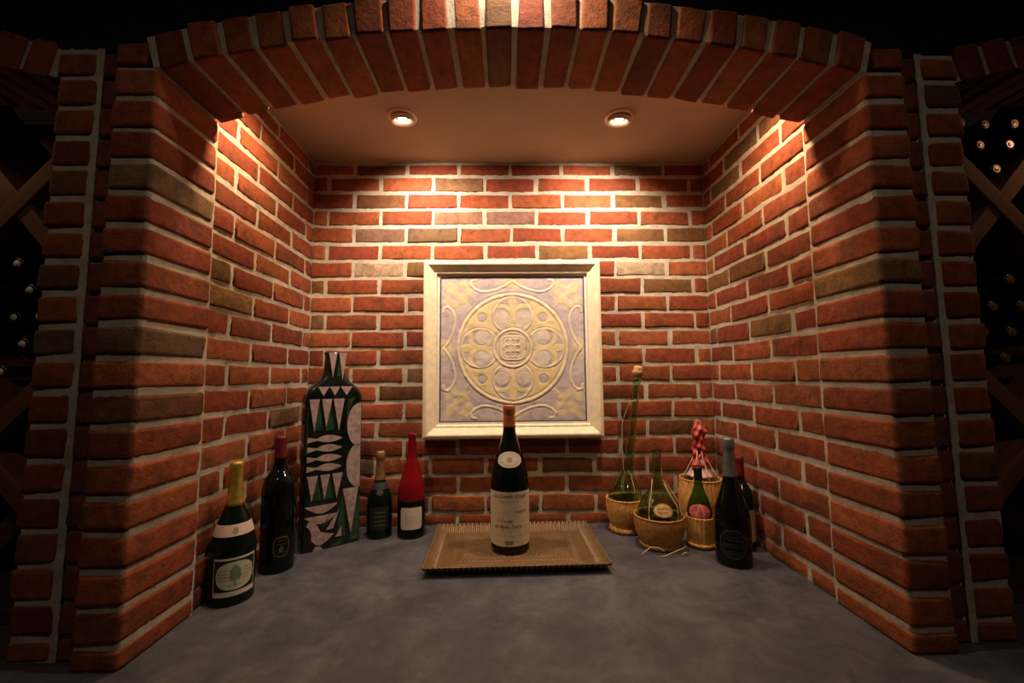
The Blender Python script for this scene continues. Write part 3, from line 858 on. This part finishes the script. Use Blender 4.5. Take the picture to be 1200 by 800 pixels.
# ---- 2 black bottle with dark red capsule
x, y = -.6850, .4246
b = empty('wine_bottle', (x, y, 0), face_cam(x, y, 8)); tag(b, 'tall black wine bottle with dark red capsule and dull gold emblem', 'bottle')
P2 = [(0, .0450), (.18, .0452), (.225, .0440), (.247, .0400), (.265, .0300), (.282, .0190), (.300, .0158), (.372, .0150)]
rf2 = lambda z: pchip(P2, z)
bottle_body(b, P2, M['black_glass'])
sleeve(b, P2, .310, .372, M['red_foil'], 'red_capsule', lips=(.365,))
em = obj('emblem', *label_oval(rf2, .004, .072, .021, .028, .0007, 4, 32, 3.0, .84), M['gold_ink'], b)
for i, (zz, w) in enumerate(((.088, .012), (.078, .014), (.056, .012))):
    stroke(scribble(.004 - w, .004 + w, zz, .002, rnd), .0018, rf2, M['gold_ink'], em, 'print', .0008)
polygon_on(rf2, [(-.004, -.008), (.004, -.008), (.007, .002), (.002, .006), (0, .012), (-.003, .005), (-.007, .001)], M['gold_ink'], em, 'print', .0009, .004, .066)

# ---- 3 small champagne bottle
x, y = -.4625, .664
b = empty('champagne_bottle', (x, y, 0), face_cam(x, y)); tag(b, 'small dark green champagne bottle with bronze foil beside the red bottle', 'bottle')
P3 = [(0, .0425), (.09, .0430), (.115, .0420), (.140, .0375), (.165, .0270), (.190, .0180), (.215, .0142), (.258, .0128), (.262, .0155), (.272, .0155), (.283, .0130)]
rf3 = lambda z: pchip(P3, z)
bottle_body(b, P3, M['green_black'])
sleeve(b, P3, .188, .284, M['bronze_foil'], 'bronze_foil', .0012, 24)
obj('foil_collar', *label_grid(rf3, -.042, .042, .160, .182, .0008, 20, 5), M['grey_emboss'], b)
obj('seal', *label_oval(rf3, 0, .152, .011, .010, .0012, 3, 20), M['grey_emboss'], b)
lb = obj('front_label', *label_grid(rf3, -.036, .036, .030, .105, .0006, 20, 5, .006), M['label_black'], b)
for zz in (.088, .074, .060, .046): stroke(scribble(-.018, .018, zz, .003, rnd), .0014, rf3, M['tree_ink'], lb, 'print', .0012)

# ---- 4 red bottle with cream label
x, y = -.3526, .664
b = empty('wine_bottle', (x, y, 0), face_cam(x, y)); tag(b, 'bright red wine bottle with small cream label near the copper tray', 'bottle')
P4 = [(0, .0470), (.10, .0478), (.135, .0470), (.172, .0425), (.205, .0330), (.235, .0245), (.262, .0175), (.290, .0148), (.335, .0132), (.338, .0145), (.346, .0145)]
rf4 = lambda z: pchip(P4, z)
bottle_body(b, P4, M['black_glass'])
sleeve(b, P4, .122, .346, M['red_upper'], 'red_upper', .0005, 30)  # opaque red skin on the upper part, black glass below
lb = obj('front_label', *label_grid(rf4, -.038, .038, .032, .104, .0007, 22, 6, .008), M['white_paper'], b)
stroke(scribble(-.018, .018, .074, .0035, rnd), .0009, rf4, M['faint_ink'], lb, 'scribble', .0013)
stroke(scribble(-.012, .012, .060, .002, rnd), .0008, rf4, M['faint_ink'], lb, 'scribble', .0013)

# ---- 5 big bottle on the tray
x, y = -.0115, .5239
b = empty('wine_bottle', (x, y, .0078), face_cam(x, y)); tag(b, 'large black wine bottle with copper capsule and cream label standing on the tray', 'bottle')
P5 = [(0, .0605), (.17, .0612), (.205, .0602), (.235, .0560), (.262, .0490), (.290, .0405), (.318, .0320), (.345, .0235), (.370, .0195), (.415, .0178), (.420, .0192), (.441, .0186)]
rf5 = lambda z: pchip(P5, z)
bottle_body(b, P5, M['black_glass'], seg=56)
sleeve(b, P5, .374, .441, M['copper_foil'], 'copper_capsule', .001, 20, lips=(.430,))
lb = obj('front_label', *label_grid(rf5, -.084, .084, .0245, .1840, .0006, 36, 4), M['paper'], b)
for (tx, sz, s, z, m_, shr) in (('Le Cuvelle Rouge', .0150, -.002, .1715, 'ink', .45), ('Vieille R', .0125, .033, .1260, 'ink', .5),
                                ('la Cuvelle', .0120, -.018, .0985, 'ink', .5), ('de Belle Terre', .0150, -.008, .0820, 'ink', .45)):
    lettering(tx, sz, s, z, rf5, M[m_], lb, shr, .0013)
for (c_, w_, zz_, th_, m_) in ((0, .034, .1560, .0012, 'faint_ink'), (-.003, .014, .0385, .0030, 'ink'), (-.003, .011, .0325, .0026, 'ink'), (.034, .009, .0365, .0010, 'faint_ink'), (-.038, .010, .0365, .0010, 'faint_ink')):
    stroke(scribble(c_ - w_, c_ + w_, zz_, .0016, rnd), th_, rf5, M[m_], lb, 'print', .0013)
stroke([(-.082 + .164 * i / 30, .0560) for i in range(31)], .0008, rf5, M['faint_ink'], lb, 'rule', .0012)
nl = obj('neck_label', *label_oval(rf5, 0, .2780, .0400, .0235, .0012, 6, 44, 2.0), M['white_paper'], b)
obj('oval_rule', *label_oval(rf5, 0, .2780, .0320, .0175, .0018, 6, 44, 2.0, .95), M['gold_seal'], nl)
star = [((.0095 if k % 2 == 0 else .0055) * math.cos(k * PI / 8), (.0095 if k % 2 == 0 else .0055) * math.sin(k * PI / 8)) for k in range(16)]
polygon_on(rf5, star, M['gold_seal'], nl, 'crest', .0020, 0, .2785)
for k, s in enumerate((-.021, .021)): stroke(scribble(s - .006, s + .006, .2705, .002, rnd), .0012, rf5, M['faint_ink'], nl, 'print', .0020)

# ---- straw helpers
def basket(parent, pts, z0, z1, mat, ribs, amp, name='straw_basket', n=26, wall=.003, horiz=0):
    def fl(a, z): return amp * (abs(math.sin(a * ribs / 2)) - .5) + (amp * .5 * math.sin(z * horiz) if horiz else 0)
    outer = prof_of(pts, z0, z1, n)
    inner = [(r - wall, z) for (r, z) in reversed(outer[int(n * .55):])]
    prof = [(.0004, z0)] + outer + [(outer[-1][0] - wall * .5, z1 + .0015)] + inner
    return obj(name, *lathe(prof, ribs * 4, fl), mat, parent, True)
def band(parent, r, z, thick, mat, name, twist=0, seg=64):
    V, Fs = [], []
    for j in range(seg):
        a = 2 * PI * j / seg
        for k in range(8):
            w = 2 * PI * k / 8
            t_ = thick * (1 + (.22 * math.sin(a * twist + w) if twist else 0))
            V.append(((r + t_ * .7 * math.cos(w)) * math.cos(a), (r + t_ * .7 * math.cos(w)) * math.sin(a), z + t_ * math.sin(w)))
    for j in range(seg):
        for k in range(8):
            Fs.append((j * 8 + k, ((j + 1) % seg) * 8 + k, ((j + 1) % seg) * 8 + (k + 1) % 8, j * 8 + (k + 1) % 8))
    return obj(name, V, Fs, mat, parent, True)

# ---- 6 long-necked flask
x, y = .3960, .6720
b = empty('straw_flask', (x, y, 0), face_cam(x, y)); tag(b, 'green flask with a very long neck in a golden straw basket', 'flask')
P6 = [(.014, .036), (.03, .048), (.075, .0600), (.105, .0610), (.130, .0560), (.155, .0430), (.175, .0310), (.200, .0205), (.230, .0160), (.300, .0140), (.420, .0130), (.520, .0135), (.530, .0150), (.545, .0145)]
LEAN = .125
def lean(o):
    o.rotation_euler = (0, LEAN, 0); o.location = Vector((0, 0, .08)) - Matrix.Rotation(LEAN, 3, 'Y') @ Vector((0, 0, .08))
    return o
lean(hollow(b, P6, .014, M['green_glass']))
B6 = [(.0, .046), (.018, .048), (.045, .058), (.085, .0640), (.112, .0630)]
basket(b, B6, .010, .112, M['straw'], 34, .030)
band(b, .0490, .010, .0095, M['straw'], 'base_ring', 16)
band(b, .0628, .112, .0028, M['straw'], 'rim_cord', 20)
lean(obj('cork_stopper', *lathe([(.0004, .535), (.0125, .536), (.0140, .548), (.0185, .553), (.0190, .560), (.0150, .566), (.0165, .572), (.0120, .579), (.0004, .581)], 20, lambda a, z: .10 * math.sin(5 * a + z * 300)), M['cork'], b, True))
lean(obj('raffia_cord', *tube([(.014, -.006, .12), (-.018, -.020, .22), (-.030, -.012, .30), (-.036, -.006, .37), (-.026, -.008, .42), (-.016, -.006, .45), (.004, -.017, .46)], .0013, 5), M['raffia'], b, True))
obj('raffia_cord', *tube([(.030, -.052, .112), (.034, -.034, .155), (.024, -.020, .195), (.012, -.014, .215)], .0013, 5), M['raffia'], b, True)

# ---- 7 wide flask in a brown bowl-shaped basket
x, y = .4690, .5420
b = empty('straw_flask', (x, y, 0), face_cam(x, y)); tag(b, 'squat green flask in a smooth brown bowl-shaped basket with loose raffia', 'flask')
P7 = [(.006, .050), (.04, .068), (.075, .0725), (.100, .0700), (.130, .0570), (.155, .0400), (.178, .0265), (.198, .0180), (.230, .0150), (.282, .0145), (.286, .0165), (.297, .0160)]
rf7 = lambda z: pchip(P7, z)
hollow(b, P7, .006, M['green_glass'])
B7 = [(0, .056), (.006, .058), (.02, .0640), (.045, .0740), (.075, .0785), (.094, .0770)]
basket(b, B7, .001, .094, M['brown_straw'], 22, .010, 'woven_basket', 40, .003, 900)
band(b, .0765, .094, .0034, M['brown_straw'], 'rim_cord', 24)
band(b, .0590, .008, .0065, M['brown_straw'], 'base_ring', 20)
lb = obj('front_label', *label_oval(rf7, .014, .1250, .030, .019, .0012, 5, 32), M['cork'], b)
obj('label_rim', *label_oval(rf7, .014, .1250, .030, .019, .0018, 5, 32, 2.0, .90), M['straw_dark'], lb)
stroke(scribble(-.006, .034, .1290, .003, rnd), .0016, rf7, M['straw_dark'], lb, 'print', .0018)
stroke(scribble(-.004, .030, .1190, .003, rnd), .0014, rf7, M['straw_dark'], lb, 'print', .0018)
for q, pth in enumerate(([(-.030, -.069, .094), (-.028, -.058, .130), (-.022, -.040, .160), (-.018, -.020, .190), (-.016, -.004, .205)],
                         [(.058, -.050, .094), (.055, -.034, .135), (.034, -.022, .170), (.020, -.010, .196)],
                         [(.068, -.036, .094), (.062, -.012, .140), (.036, .0, .180), (.016, -.004, .205)],
                         [(-.032, -.070, .060), (-.026, -.0735, .080), (-.029, -.066, .105)])):
    obj('raffia_cord', *tube(pth, .0015, 5), M['raffia'], b, True)
pts_loose = [[(-.052, -.098, .0018), (-.045, -.086, .006), (-.026, -.076, .018), (-.004, -.079, .020), (.012, -.082, .012)],
             [(.000, -.098, .0016), (.016, -.092, .004), (.038, -.080, .012), (.060, -.064, .018), (.076, -.050, .022)],
             [(.060, -.070, .0016), (.070, -.066, .010), (.076, -.058, .008), (.080, -.060, .0016)]]
for pth in pts_loose: obj('raffia_strand', *tube(pth, .0016, 5), M['raffia'], b, True)

# ---- 8 small straw-covered bottle with red label
x, y = .5975, .5310
b = empty('straw_flask', (x, y, 0), face_cam(x, y)); tag(b, 'small green bottle with red label in a straw basket beside the black bottle', 'flask')
P8 = [(.004, .034), (.06, .0385), (.100, .0385), (.125, .0350), (.148, .0270), (.170, .0185), (.195, .0130), (.244, .0115)]
rf8 = lambda z: pchip(P8, z)
hollow(b, P8, .004, M['deep_green_glass'])
obj('wine_fill', *lathe([(.0004, .008)] + [(r - .003, z) for (r, z) in prof_of(P8, .008, .112, 12)] + [(.0004, .112)], 30), M['wine'], b, True)
sleeve(b, P8, .208, .2445, M['black_foil'], 'black_capsule', lips=(.238,))
B8 = [(0, .040), (.014, .0400), (.050, .0415), (.092, .0425)]
basket(b, B8, .002, .092, M['straw'], 22, .045)
band(b, .0405, .010, .0055, M['straw'], 'base_ring', 16)
band(b, .0418, .092, .0020, M['straw'], 'rim_cord', 20)
lb = obj('front_label', *label_oval(rf8, 0, .1140, .0340, .0225, .0010, 6, 34), M['label_red'], b)
polygon_on(rf8, [(-.010, -.016), (.010, -.016), (.012, -.006), (.008, .004), (.006, .014), (0, .020), (-.006, .014), (-.007, .004), (-.013, -.004)], M['label_pale'], lb, 'figure_print', .0016, .002, .1160)

# ---- 9 wax-covered candle flask
x, y = .6660, .6640
b = empty('straw_flask', (x, y, 0), face_cam(x, y)); tag(b, 'large straw flask with red candle wax dripped over its neck in the corner', 'flask')
P9 = [(.004, .050), (.06, .068), (.110, .070), (.150, .062), (.180, .045), (.205, .030), (.230, .0185), (.260, .0150), (.330, .0140)]
rf9 = lambda z: pchip(P9, z)
hollow(b, P9, .004, M['green_glass'])
B9 = [(0, .055), (.02, .056), (.06, .068), (.115, .0745), (.178, .0685)]
basket(b, B9, .002, .178, M['straw'], 30, .035)
band(b, .0685, .178, .0030, M['straw'], 'rim_cord', 20)
def drip(a, z): return .18 * math.sin(3 * a + 60 * z) + .16 * math.sin(5 * a - 140 * z) + .14 * math.sin(190 * z + 2 * a)
obj('pale_wax_coat', *lathe([(.0004, .196)] + [(r + .0025, z) for (r, z) in prof_of(P9, .186, .250, 14)] + [(.010, .252)], 36, lambda a, z: .06 * math.sin(7 * a + z * 90)), M['pale_wax'], b, True)
wx = [(.030, .226), (.027, .235), (.020, .246), (.0185, .270), (.0205, .285), (.0175, .300), (.0185, .320), (.0225, .335), (.0215, .348), (.0160, .358), (.0115, .366), (.0075, .378), (.0004, .384)]
wxp = [(z, r) for (r, z) in wx]
obj('red_wax_drips', *lathe(prof_of(wxp, .226, .384, 60), 40, drip), M['wax'], b, True)
for k in range(7):
    a = k * 2 * PI / 7 + .3; l_ = .020 + .016 * ((k * 37) % 5) / 5
    pth = [(math.cos(a) * (rf9(z) + .003), math.sin(a) * (rf9(z) + .003), z) for z in [.240 - l_ * i / 6 for i in range(7)]]
    obj('wax_drip', *tube(pth, lambda t_: .0034 + .0018 * t_, 7), M['wax'], b, True)
for a in (-2.6, -1.9, -1.1, -.45):
    obj('cord', *tube([(.0685 * math.cos(a), .0685 * math.sin(a), .178), (.052 * math.cos(a), .052 * math.sin(a), .205), (.026 * math.cos(a), .026 * math.sin(a), .248), (.019 * math.cos(a), .019 * math.sin(a), .275)], .0013, 5), M['label_pale'], b, True)

# ---- 10 black bottle with silver foil and embossed oval
x, y = .6362, .4091
b = empty('champagne_bottle', (x, y, 0), face_cam(x, y)); tag(b, 'black bottle with silver foil neck and embossed oval, standing before the straw flasks', 'bottle')
P10 = [(0, .0480), (.10, .0490), (.135, .0475), (.165, .0410), (.195, .0310), (.225, .0220), (.250, .0180), (.290, .0155), (.325, .0142), (.328, .0160), (.342, .0160), (.354, .0142)]
rf10 = lambda z: pchip(P10, z)
bottle_body(b, P10, M['black_glass'])
sleeve(b, P10, .244, .354, M['silver_foil'], 'silver_foil', .001, 26)
em = obj('embossed_oval', *label_oval(rf10, 0, .066, .036, .040, .0012, 5, 44, 2.0, .90), M['grey_emboss'], b)
obj('inner_rule', *label_oval(rf10, 0, .066, .0285, .032, .0010, 5, 44, 2.0, .95), M['grey_emboss'], em)
for (zz, w) in ((.085, .015), (.077, .021)): stroke(scribble(-w, w, zz, .0030, rnd), .0022, rf10, M['grey_emboss'], em, 'emboss', .0010)
obj('emboss_band', *label_grid(rf10, -.030, .030, .055, .068, .0009, 20, 3, .003), M['label_black'], em)
for (zz, w) in ((.046, .019), (.040, .013)): stroke(scribble(-w, w, zz, .0026, rnd), .0020, rf10, M['grey_emboss'], em, 'emboss', .0010)

# ---- 11 red-capsuled bottle half hidden behind it
x, y = .7215, .5080
b = empty('wine_bottle', (x, y, 0), face_cam(x, y)); tag(b, 'slim bottle with red capsule mostly hidden behind the silver-foiled black bottle', 'bottle')
P11 = [(0, .0360), (.150, .0365), (.170, .0340), (.190, .0240), (.207, .0150), (.225, .0125), (.280, .0122)]
bottle_body(b, P11, M['green_black'])
sleeve(b, P11, .220, .281, M['red_foil'], 'red_capsule', lips=(.274,))
obj('front_label', *label_grid(lambda z: pchip(P11, z), -.034, .048, .030, .125, .0006, 20, 3), M['gold_seal'], b)

# ------------------------------------------------------------------ tall patterned ceramic bottle
pa = Vector((-.6586, .5118, 0)); pb = Vector((-.5129, .6200, 0))
wv = (pb - pa); CW = .180; ang = math.atan2(wv.y, wv.x); TH_ = .062
cen = (pa + pb) / 2; nrm = Vector((wv.y, -wv.x, 0)).normalized()
cb = empty('ceramic_bottle', (cen.x - nrm.x * TH_ / 2, cen.y - nrm.y * TH_ / 2, 0), ang)
tag(cb, 'tall flat ceramic bottle painted with pink triangles, fish and a bird', 'bottle')
HWc = CW / 2
outl = [(HWc, 0.0), (HWc, .470), (HWc - .004, .490), (HWc - .016, .508), (.060, .522), (.043, .538), (.034, .560), (.0290, .590), (.0270, .612), (.0320, .628)]
full = outl + [(-a_, z_) for (a_, z_) in reversed(outl)]
def half_depth(z):   # slab thins into the neck
    return pchip([(0, TH_ / 2), (.49, TH_ / 2), (.53, .0285), (.565, .026), (.628, .0275)], z)
V, Fs = [], []
zz = [0.0, .004] + [i * .03 for i in range(1, 16)] + [.47, .48, .49, .50, .508, .515, .522, .53, .538, .549, .56, .575, .59, .60, .612, .62, .628]
op = sorted([(z_, a_) for (a_, z_) in outl])
sec = 36
for z in zz:
    a_ = pchip(op, z); h_ = half_depth(z)
    pw = 9.0 if z < .48 else max(2.4, 9 - (z - .48) * 90)
    for j in range(sec):
        w = 2 * PI * (j + .5) / sec; c_, s__ = math.cos(w), math.sin(w)
        V.append((a_ * math.copysign(abs(c_) ** (2 / pw), c_), h_ * math.copysign(abs(s__) ** (2 / pw), s__), z))
for i in range(len(zz) - 1):
    for j in range(sec):
        k = (j + 1) % sec
        Fs.append((i * sec + j, i * sec + k, (i + 1) * sec + k, (i + 1) * sec + j))
Fs.append(tuple(reversed(range(sec)))); n0 = (len(zz) - 1) * sec
Fs.append(tuple(n0 + j for j in range(sec)))
obj('body', V, Fs, M['ceramic'], cb, True)
def motif(pts, mat, name, lift=.0010):
    """painted shape, raised like a thick glaze: (x, z) outline extruded from the front face"""
    V = [(px, -half_depth(pz) - lift, pz) for (px, pz) in pts] + [(px, -half_depth(pz) + .002, pz) for (px, pz) in pts]
    n = len(pts)
    ar = sum(pts[i][0] * pts[(i + 1) % n][1] - pts[(i + 1) % n][0] * pts[i][1] for i in range(n))
    F_ = [tuple(range(n))] + [(i, n + i, n + (i + 1) % n, (i + 1) % n) for i in range(n)]
    if ar < 0: F_ = [tuple(reversed(f)) for f in F_]
    return obj(name, V, F_, mat, cb)
PK, GR = M['ceramic_pink'], M['ceramic_green']
# outline coordinates: x from -.09 (left) to +.09, z up
def uv(fx, fz): return (-HWc + CW * fx, fz)
def tri(x0, x1, xt, zt, zb, mat, name='triangle'): motif([uv(x0, zt), uv(xt, zb), uv(x1, zt)], mat, name)
tri(.37, .515, .45, .626, .544, PK); tri(.55, .69, .62, .626, .536, PK)                    # neck
for (a_, b_) in ((.20, .39), (.40, .58), (.59, .80)): tri(a_, b_, (a_ + b_) / 2, .514, .484, PK)      # shoulder
for (a_, b_) in ((.06, .23), (.27, .44), (.47, .66)): tri(a_, b_, (a_ + b_) / 2 + .01, .474, .368, PK)  # upper row
for (a_, b_) in ((.14, .29), (.33, .49)): motif([uv(a_ + .01, .372), uv(a_ + .09, .455), uv(b_ + .01, .372)], GR, 'green_wedge')
for (a_, b_) in ((.15, .30), (.35, .50)): motif([uv(a_ + .01, .156), uv(a_ + .085, .222), uv(b_ + .01, .156)], GR, 'green_wedge')
motif([uv(.52, .548), uv(.555, .612), uv(.59, .548)], GR, 'green_wedge')
motif([uv(.02, .300), uv(.045, .470), uv(.055, .300)], GR, 'green_wedge')
motif([uv(.70, .395), uv(.73, .470), uv(.86, .478), uv(.78, .450)], GR, 'green_wedge')
motif([uv(.58, .030), uv(.665, .165), uv(.74, .030)], GR, 'green_wedge', .0006)
for i, zc in enumerate((.345, .315, .284, .254)):                                        # fish
    n = 16; w_ = .0115
    up_ = [uv(.05 + .58 * k / n, zc + w_ * math.sin(PI * min(1, max(0, (k / n - .25) / .75)) ** .9) + .0075 * (k < 5) * (1 - k / 5) + .0015) for k in range(n + 1)]
    dn_ = [uv(.05 + .58 * k / n, zc - w_ * .8 * math.sin(PI * min(1, max(0, (k / n - .25) / .75))) - .0075 * (k < 5) * (1 - k / 5) - .0015) for k in reversed(range(n + 1))]
    motif(up_ + dn_, PK, 'fish')
for zc, sg in ((.385, 1), (.250, 1)):                                                     # half discs on the outer edge
    n = 18
    motif([uv(.97 - .25 * math.sin(PI * k / n) ** .85, zc + .072 * math.cos(PI * k / n)) for k in range(n + 1)], PK, 'half_disc')
for (a_, b_) in ((.06, .24), (.28, .44), (.48, .66)): tri(a_, b_, (a_ + b_) / 2 - .005, .232, .152, PK)  # lower row
tri(.67, .95, .83, .178, .030, PK)
for zc in (.138, .106):                                                                   # crescents
    n = 14
    motif([uv(.05 + .53 * k / n, zc) for k in range(n + 1)] + [uv(.05 + .53 * k / n, zc - .024 * math.sin(PI * k / n) - .0012) for k in reversed(range(n + 1))], PK, 'crescent')
motif([uv(*q) for q in ((.07, .080), (.12, .094), (.20, .092), (.25, .076), (.31, .056), (.38, .050), (.53, .042), (.43, .026), (.33, .016), (.24, .018), (.16, .034), (.155, .058), (.12, .072))], PK, 'bird')
motif([uv(*q) for q in ((.22, .012), (.31, .012), (.36, .001), (.19, .001))], PK, 'bird_foot')
motif([uv(*q) for q in ((.40, .058), (.62, .118), (.52, .060))], PK, 'leaf')
motif([uv(*q) for q in ((.35, .066), (.46, .118), (.41, .080))], GR, 'leaf')
motif([uv(*q) for q in ((.56, .030), (.66, .060), (.66, .030))], PK, 'leaf')
motif([uv(*q) for q in ((.48, .004), (.68, .022), (.66, .004))], GR, 'leaf')
motif([uv(*q) for q in ((.80, .012), (.97, .160), (.97, .008))], GR, 'green_wedge')

# ------------------------------------------------------------------ wine rack bays
def plank_between(parent, a, b, y0, y1, w, name='plank', mat='wood'):
    a = Vector((a[0], 0, a[1])); b = Vector((b[0], 0, b[1])); ln = (b - a).length
    me = bevel_box_mesh(name, ln, y1 - y0, w, .003, M[mat], 1)
    o = put(bpy.data.objects.new(name, me), parent)
    o.location = ((a.x + b.x) / 2, (y0 + y1) / 2, (a.z + b.z) / 2)
    o.rotation_euler = (0, -math.atan2(b.z - a.z, b.x - a.x), 0)
    return o
def wine_bay(s, label, X0, Zx):
    """diamond lattice of planks inside the bay; X0, Zx = visible crossing"""
    t = empty('wine_rack', (0, 0, 0)); tag(t, label, 'wine rack')
    dx, dz = .40, .46
    plank_between(t, (X0 - dx * s * -1, Zx - dz * 1.0), (X0 - s * .20, Zx + .23), .20, .46, .042)
    plank_between(t, (X0 - s * .20, Zx - .23), (X0 + s * dx, Zx + dz * 1.0), .206, .46, .042)
    plank_between(t, (X0 + s * .42, Zx - 1.0), (X0 - s * .15, Zx - .40), .20, .46, .042)
    plank_between(t, (X0 - s * .15, Zx - .82), (X0 + s * .42, Zx - .20), .206, .46, .042)
    obj('back_panel', *box(min(s * 1.0, s * 2.0), max(s * 1.0, s * 2.0), .56, .58, -.04, 1.42), M['wood' if s < 0 else 'dark_wood'], t)
    obj('side_panel', *box(min(s * 1.008, s * 1.022), max(s * 1.008, s * 1.022), .24, .56, -.04, 1.45), M['dark_wood'], t)
    obj('bottom_shelf', *box(min(s * 1.022, s * 2.0), max(s * 1.022, s * 2.0), .24, .56, -.04, -.01), M['dark_wood'], t)
    return t
wine_bay(-1, 'dark wooden lattice wine rack beside the left brick pillar', -1.252, .985)
wine_bay(1, 'dark wooden lattice wine rack beside the right brick pillar', 1.288, .985)
PB = [(0, .0365), (.165, .0370), (.188, .0345), (.208, .0240), (.224, .0155), (.250, .0135), (.292, .0135), (.294, .0150), (.300, .0145)]
body_me = mesh('rack_bottle_body', *lathe([(.0004, .003), (.030, 0), (.0365, .003)] + prof_of(PB, .006, .300, 26) + [(.0004, .300)], 24), M['black_glass'], True)
def cap_mesh(mat, nm):
    pr = [(r + .0006, z) for (r, z) in prof_of(PB, .250, .300, 10)] + [(.0115, .3012), (.0085, .3006), (.0004, .3006)]
    return mesh(nm, *lathe(pr, 24), mat, True)
cap_pale = cap_mesh(M['white_foil'], 'rack_capsule_pale'); cap_dark = cap_mesh(M['black_foil'], 'rack_capsule_dark')
lit_end_pale = mesh('rack_lit_end_pale', *lathe([(.0085, .3000), (.0092, .3020), (.0004, .3024)], 20), M['white_foil'], True)  # pale disc on the black capsule paints its end as lit
lit_end_bronze = mesh('rack_lit_end_bronze', *lathe([(.0085, .3000), (.0112, .3018), (.0090, .3024), (.0060, .3008), (.0045, .3020), (.0004, .3020)], 20), M['bronze_foil'], True)  # bronze rings put the lit look of the right-hand ends into colour
def rack_bottle(x, z, tip, cap, label, group):
    o = empty('wine_bottle', (x, tip + .300, z)); o.rotation_euler = (PI / 2, 0, 0)
    tag(o, label, 'bottle', group)
    put(bpy.data.objects.new('glass_body', body_me), o); put(bpy.data.objects.new('capsule', cap_dark), o)
    put(bpy.data.objects.new('lit_tone_end', cap), o)
    return o
LP = [(-1.236, .818), (-1.270, .775), (-1.238, .726), (-1.205, .681), (-1.250, .632), (-1.213, .583), (-1.262, .538), (-1.213, .530)]
pitch = .079
def fill(X0, Z0, halfw, s, cap, label, group, zs):
    """hexagonal stack inside a diamond centred on X0, Z0"""
    for r, (n, z) in enumerate(zs):
        for i in range(n):
            rack_bottle(X0 + (i - (n - 1) / 2) * pitch + rnd.uniform(-.002, .002), z, .21 + rnd.uniform(-.012, .012), cap, label, group)
fill(-1.252, .70, .2, -1, lit_end_pale, 'dark wine bottle with capsule end painted as lit in the rack beside the left pillar', 'bottles in the left rack',
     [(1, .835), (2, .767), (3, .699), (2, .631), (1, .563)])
fill(1.288, 1.2, .2, 1, lit_end_bronze, 'dark wine bottle with capsule end painted as lit in the rack beside the right pillar', 'bottles in the right rack',
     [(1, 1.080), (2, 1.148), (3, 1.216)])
fill(1.288, .66, .2, 1, lit_end_bronze, 'dark wine bottle with capsule end painted as lit in the rack beside the right pillar', 'bottles in the right rack',
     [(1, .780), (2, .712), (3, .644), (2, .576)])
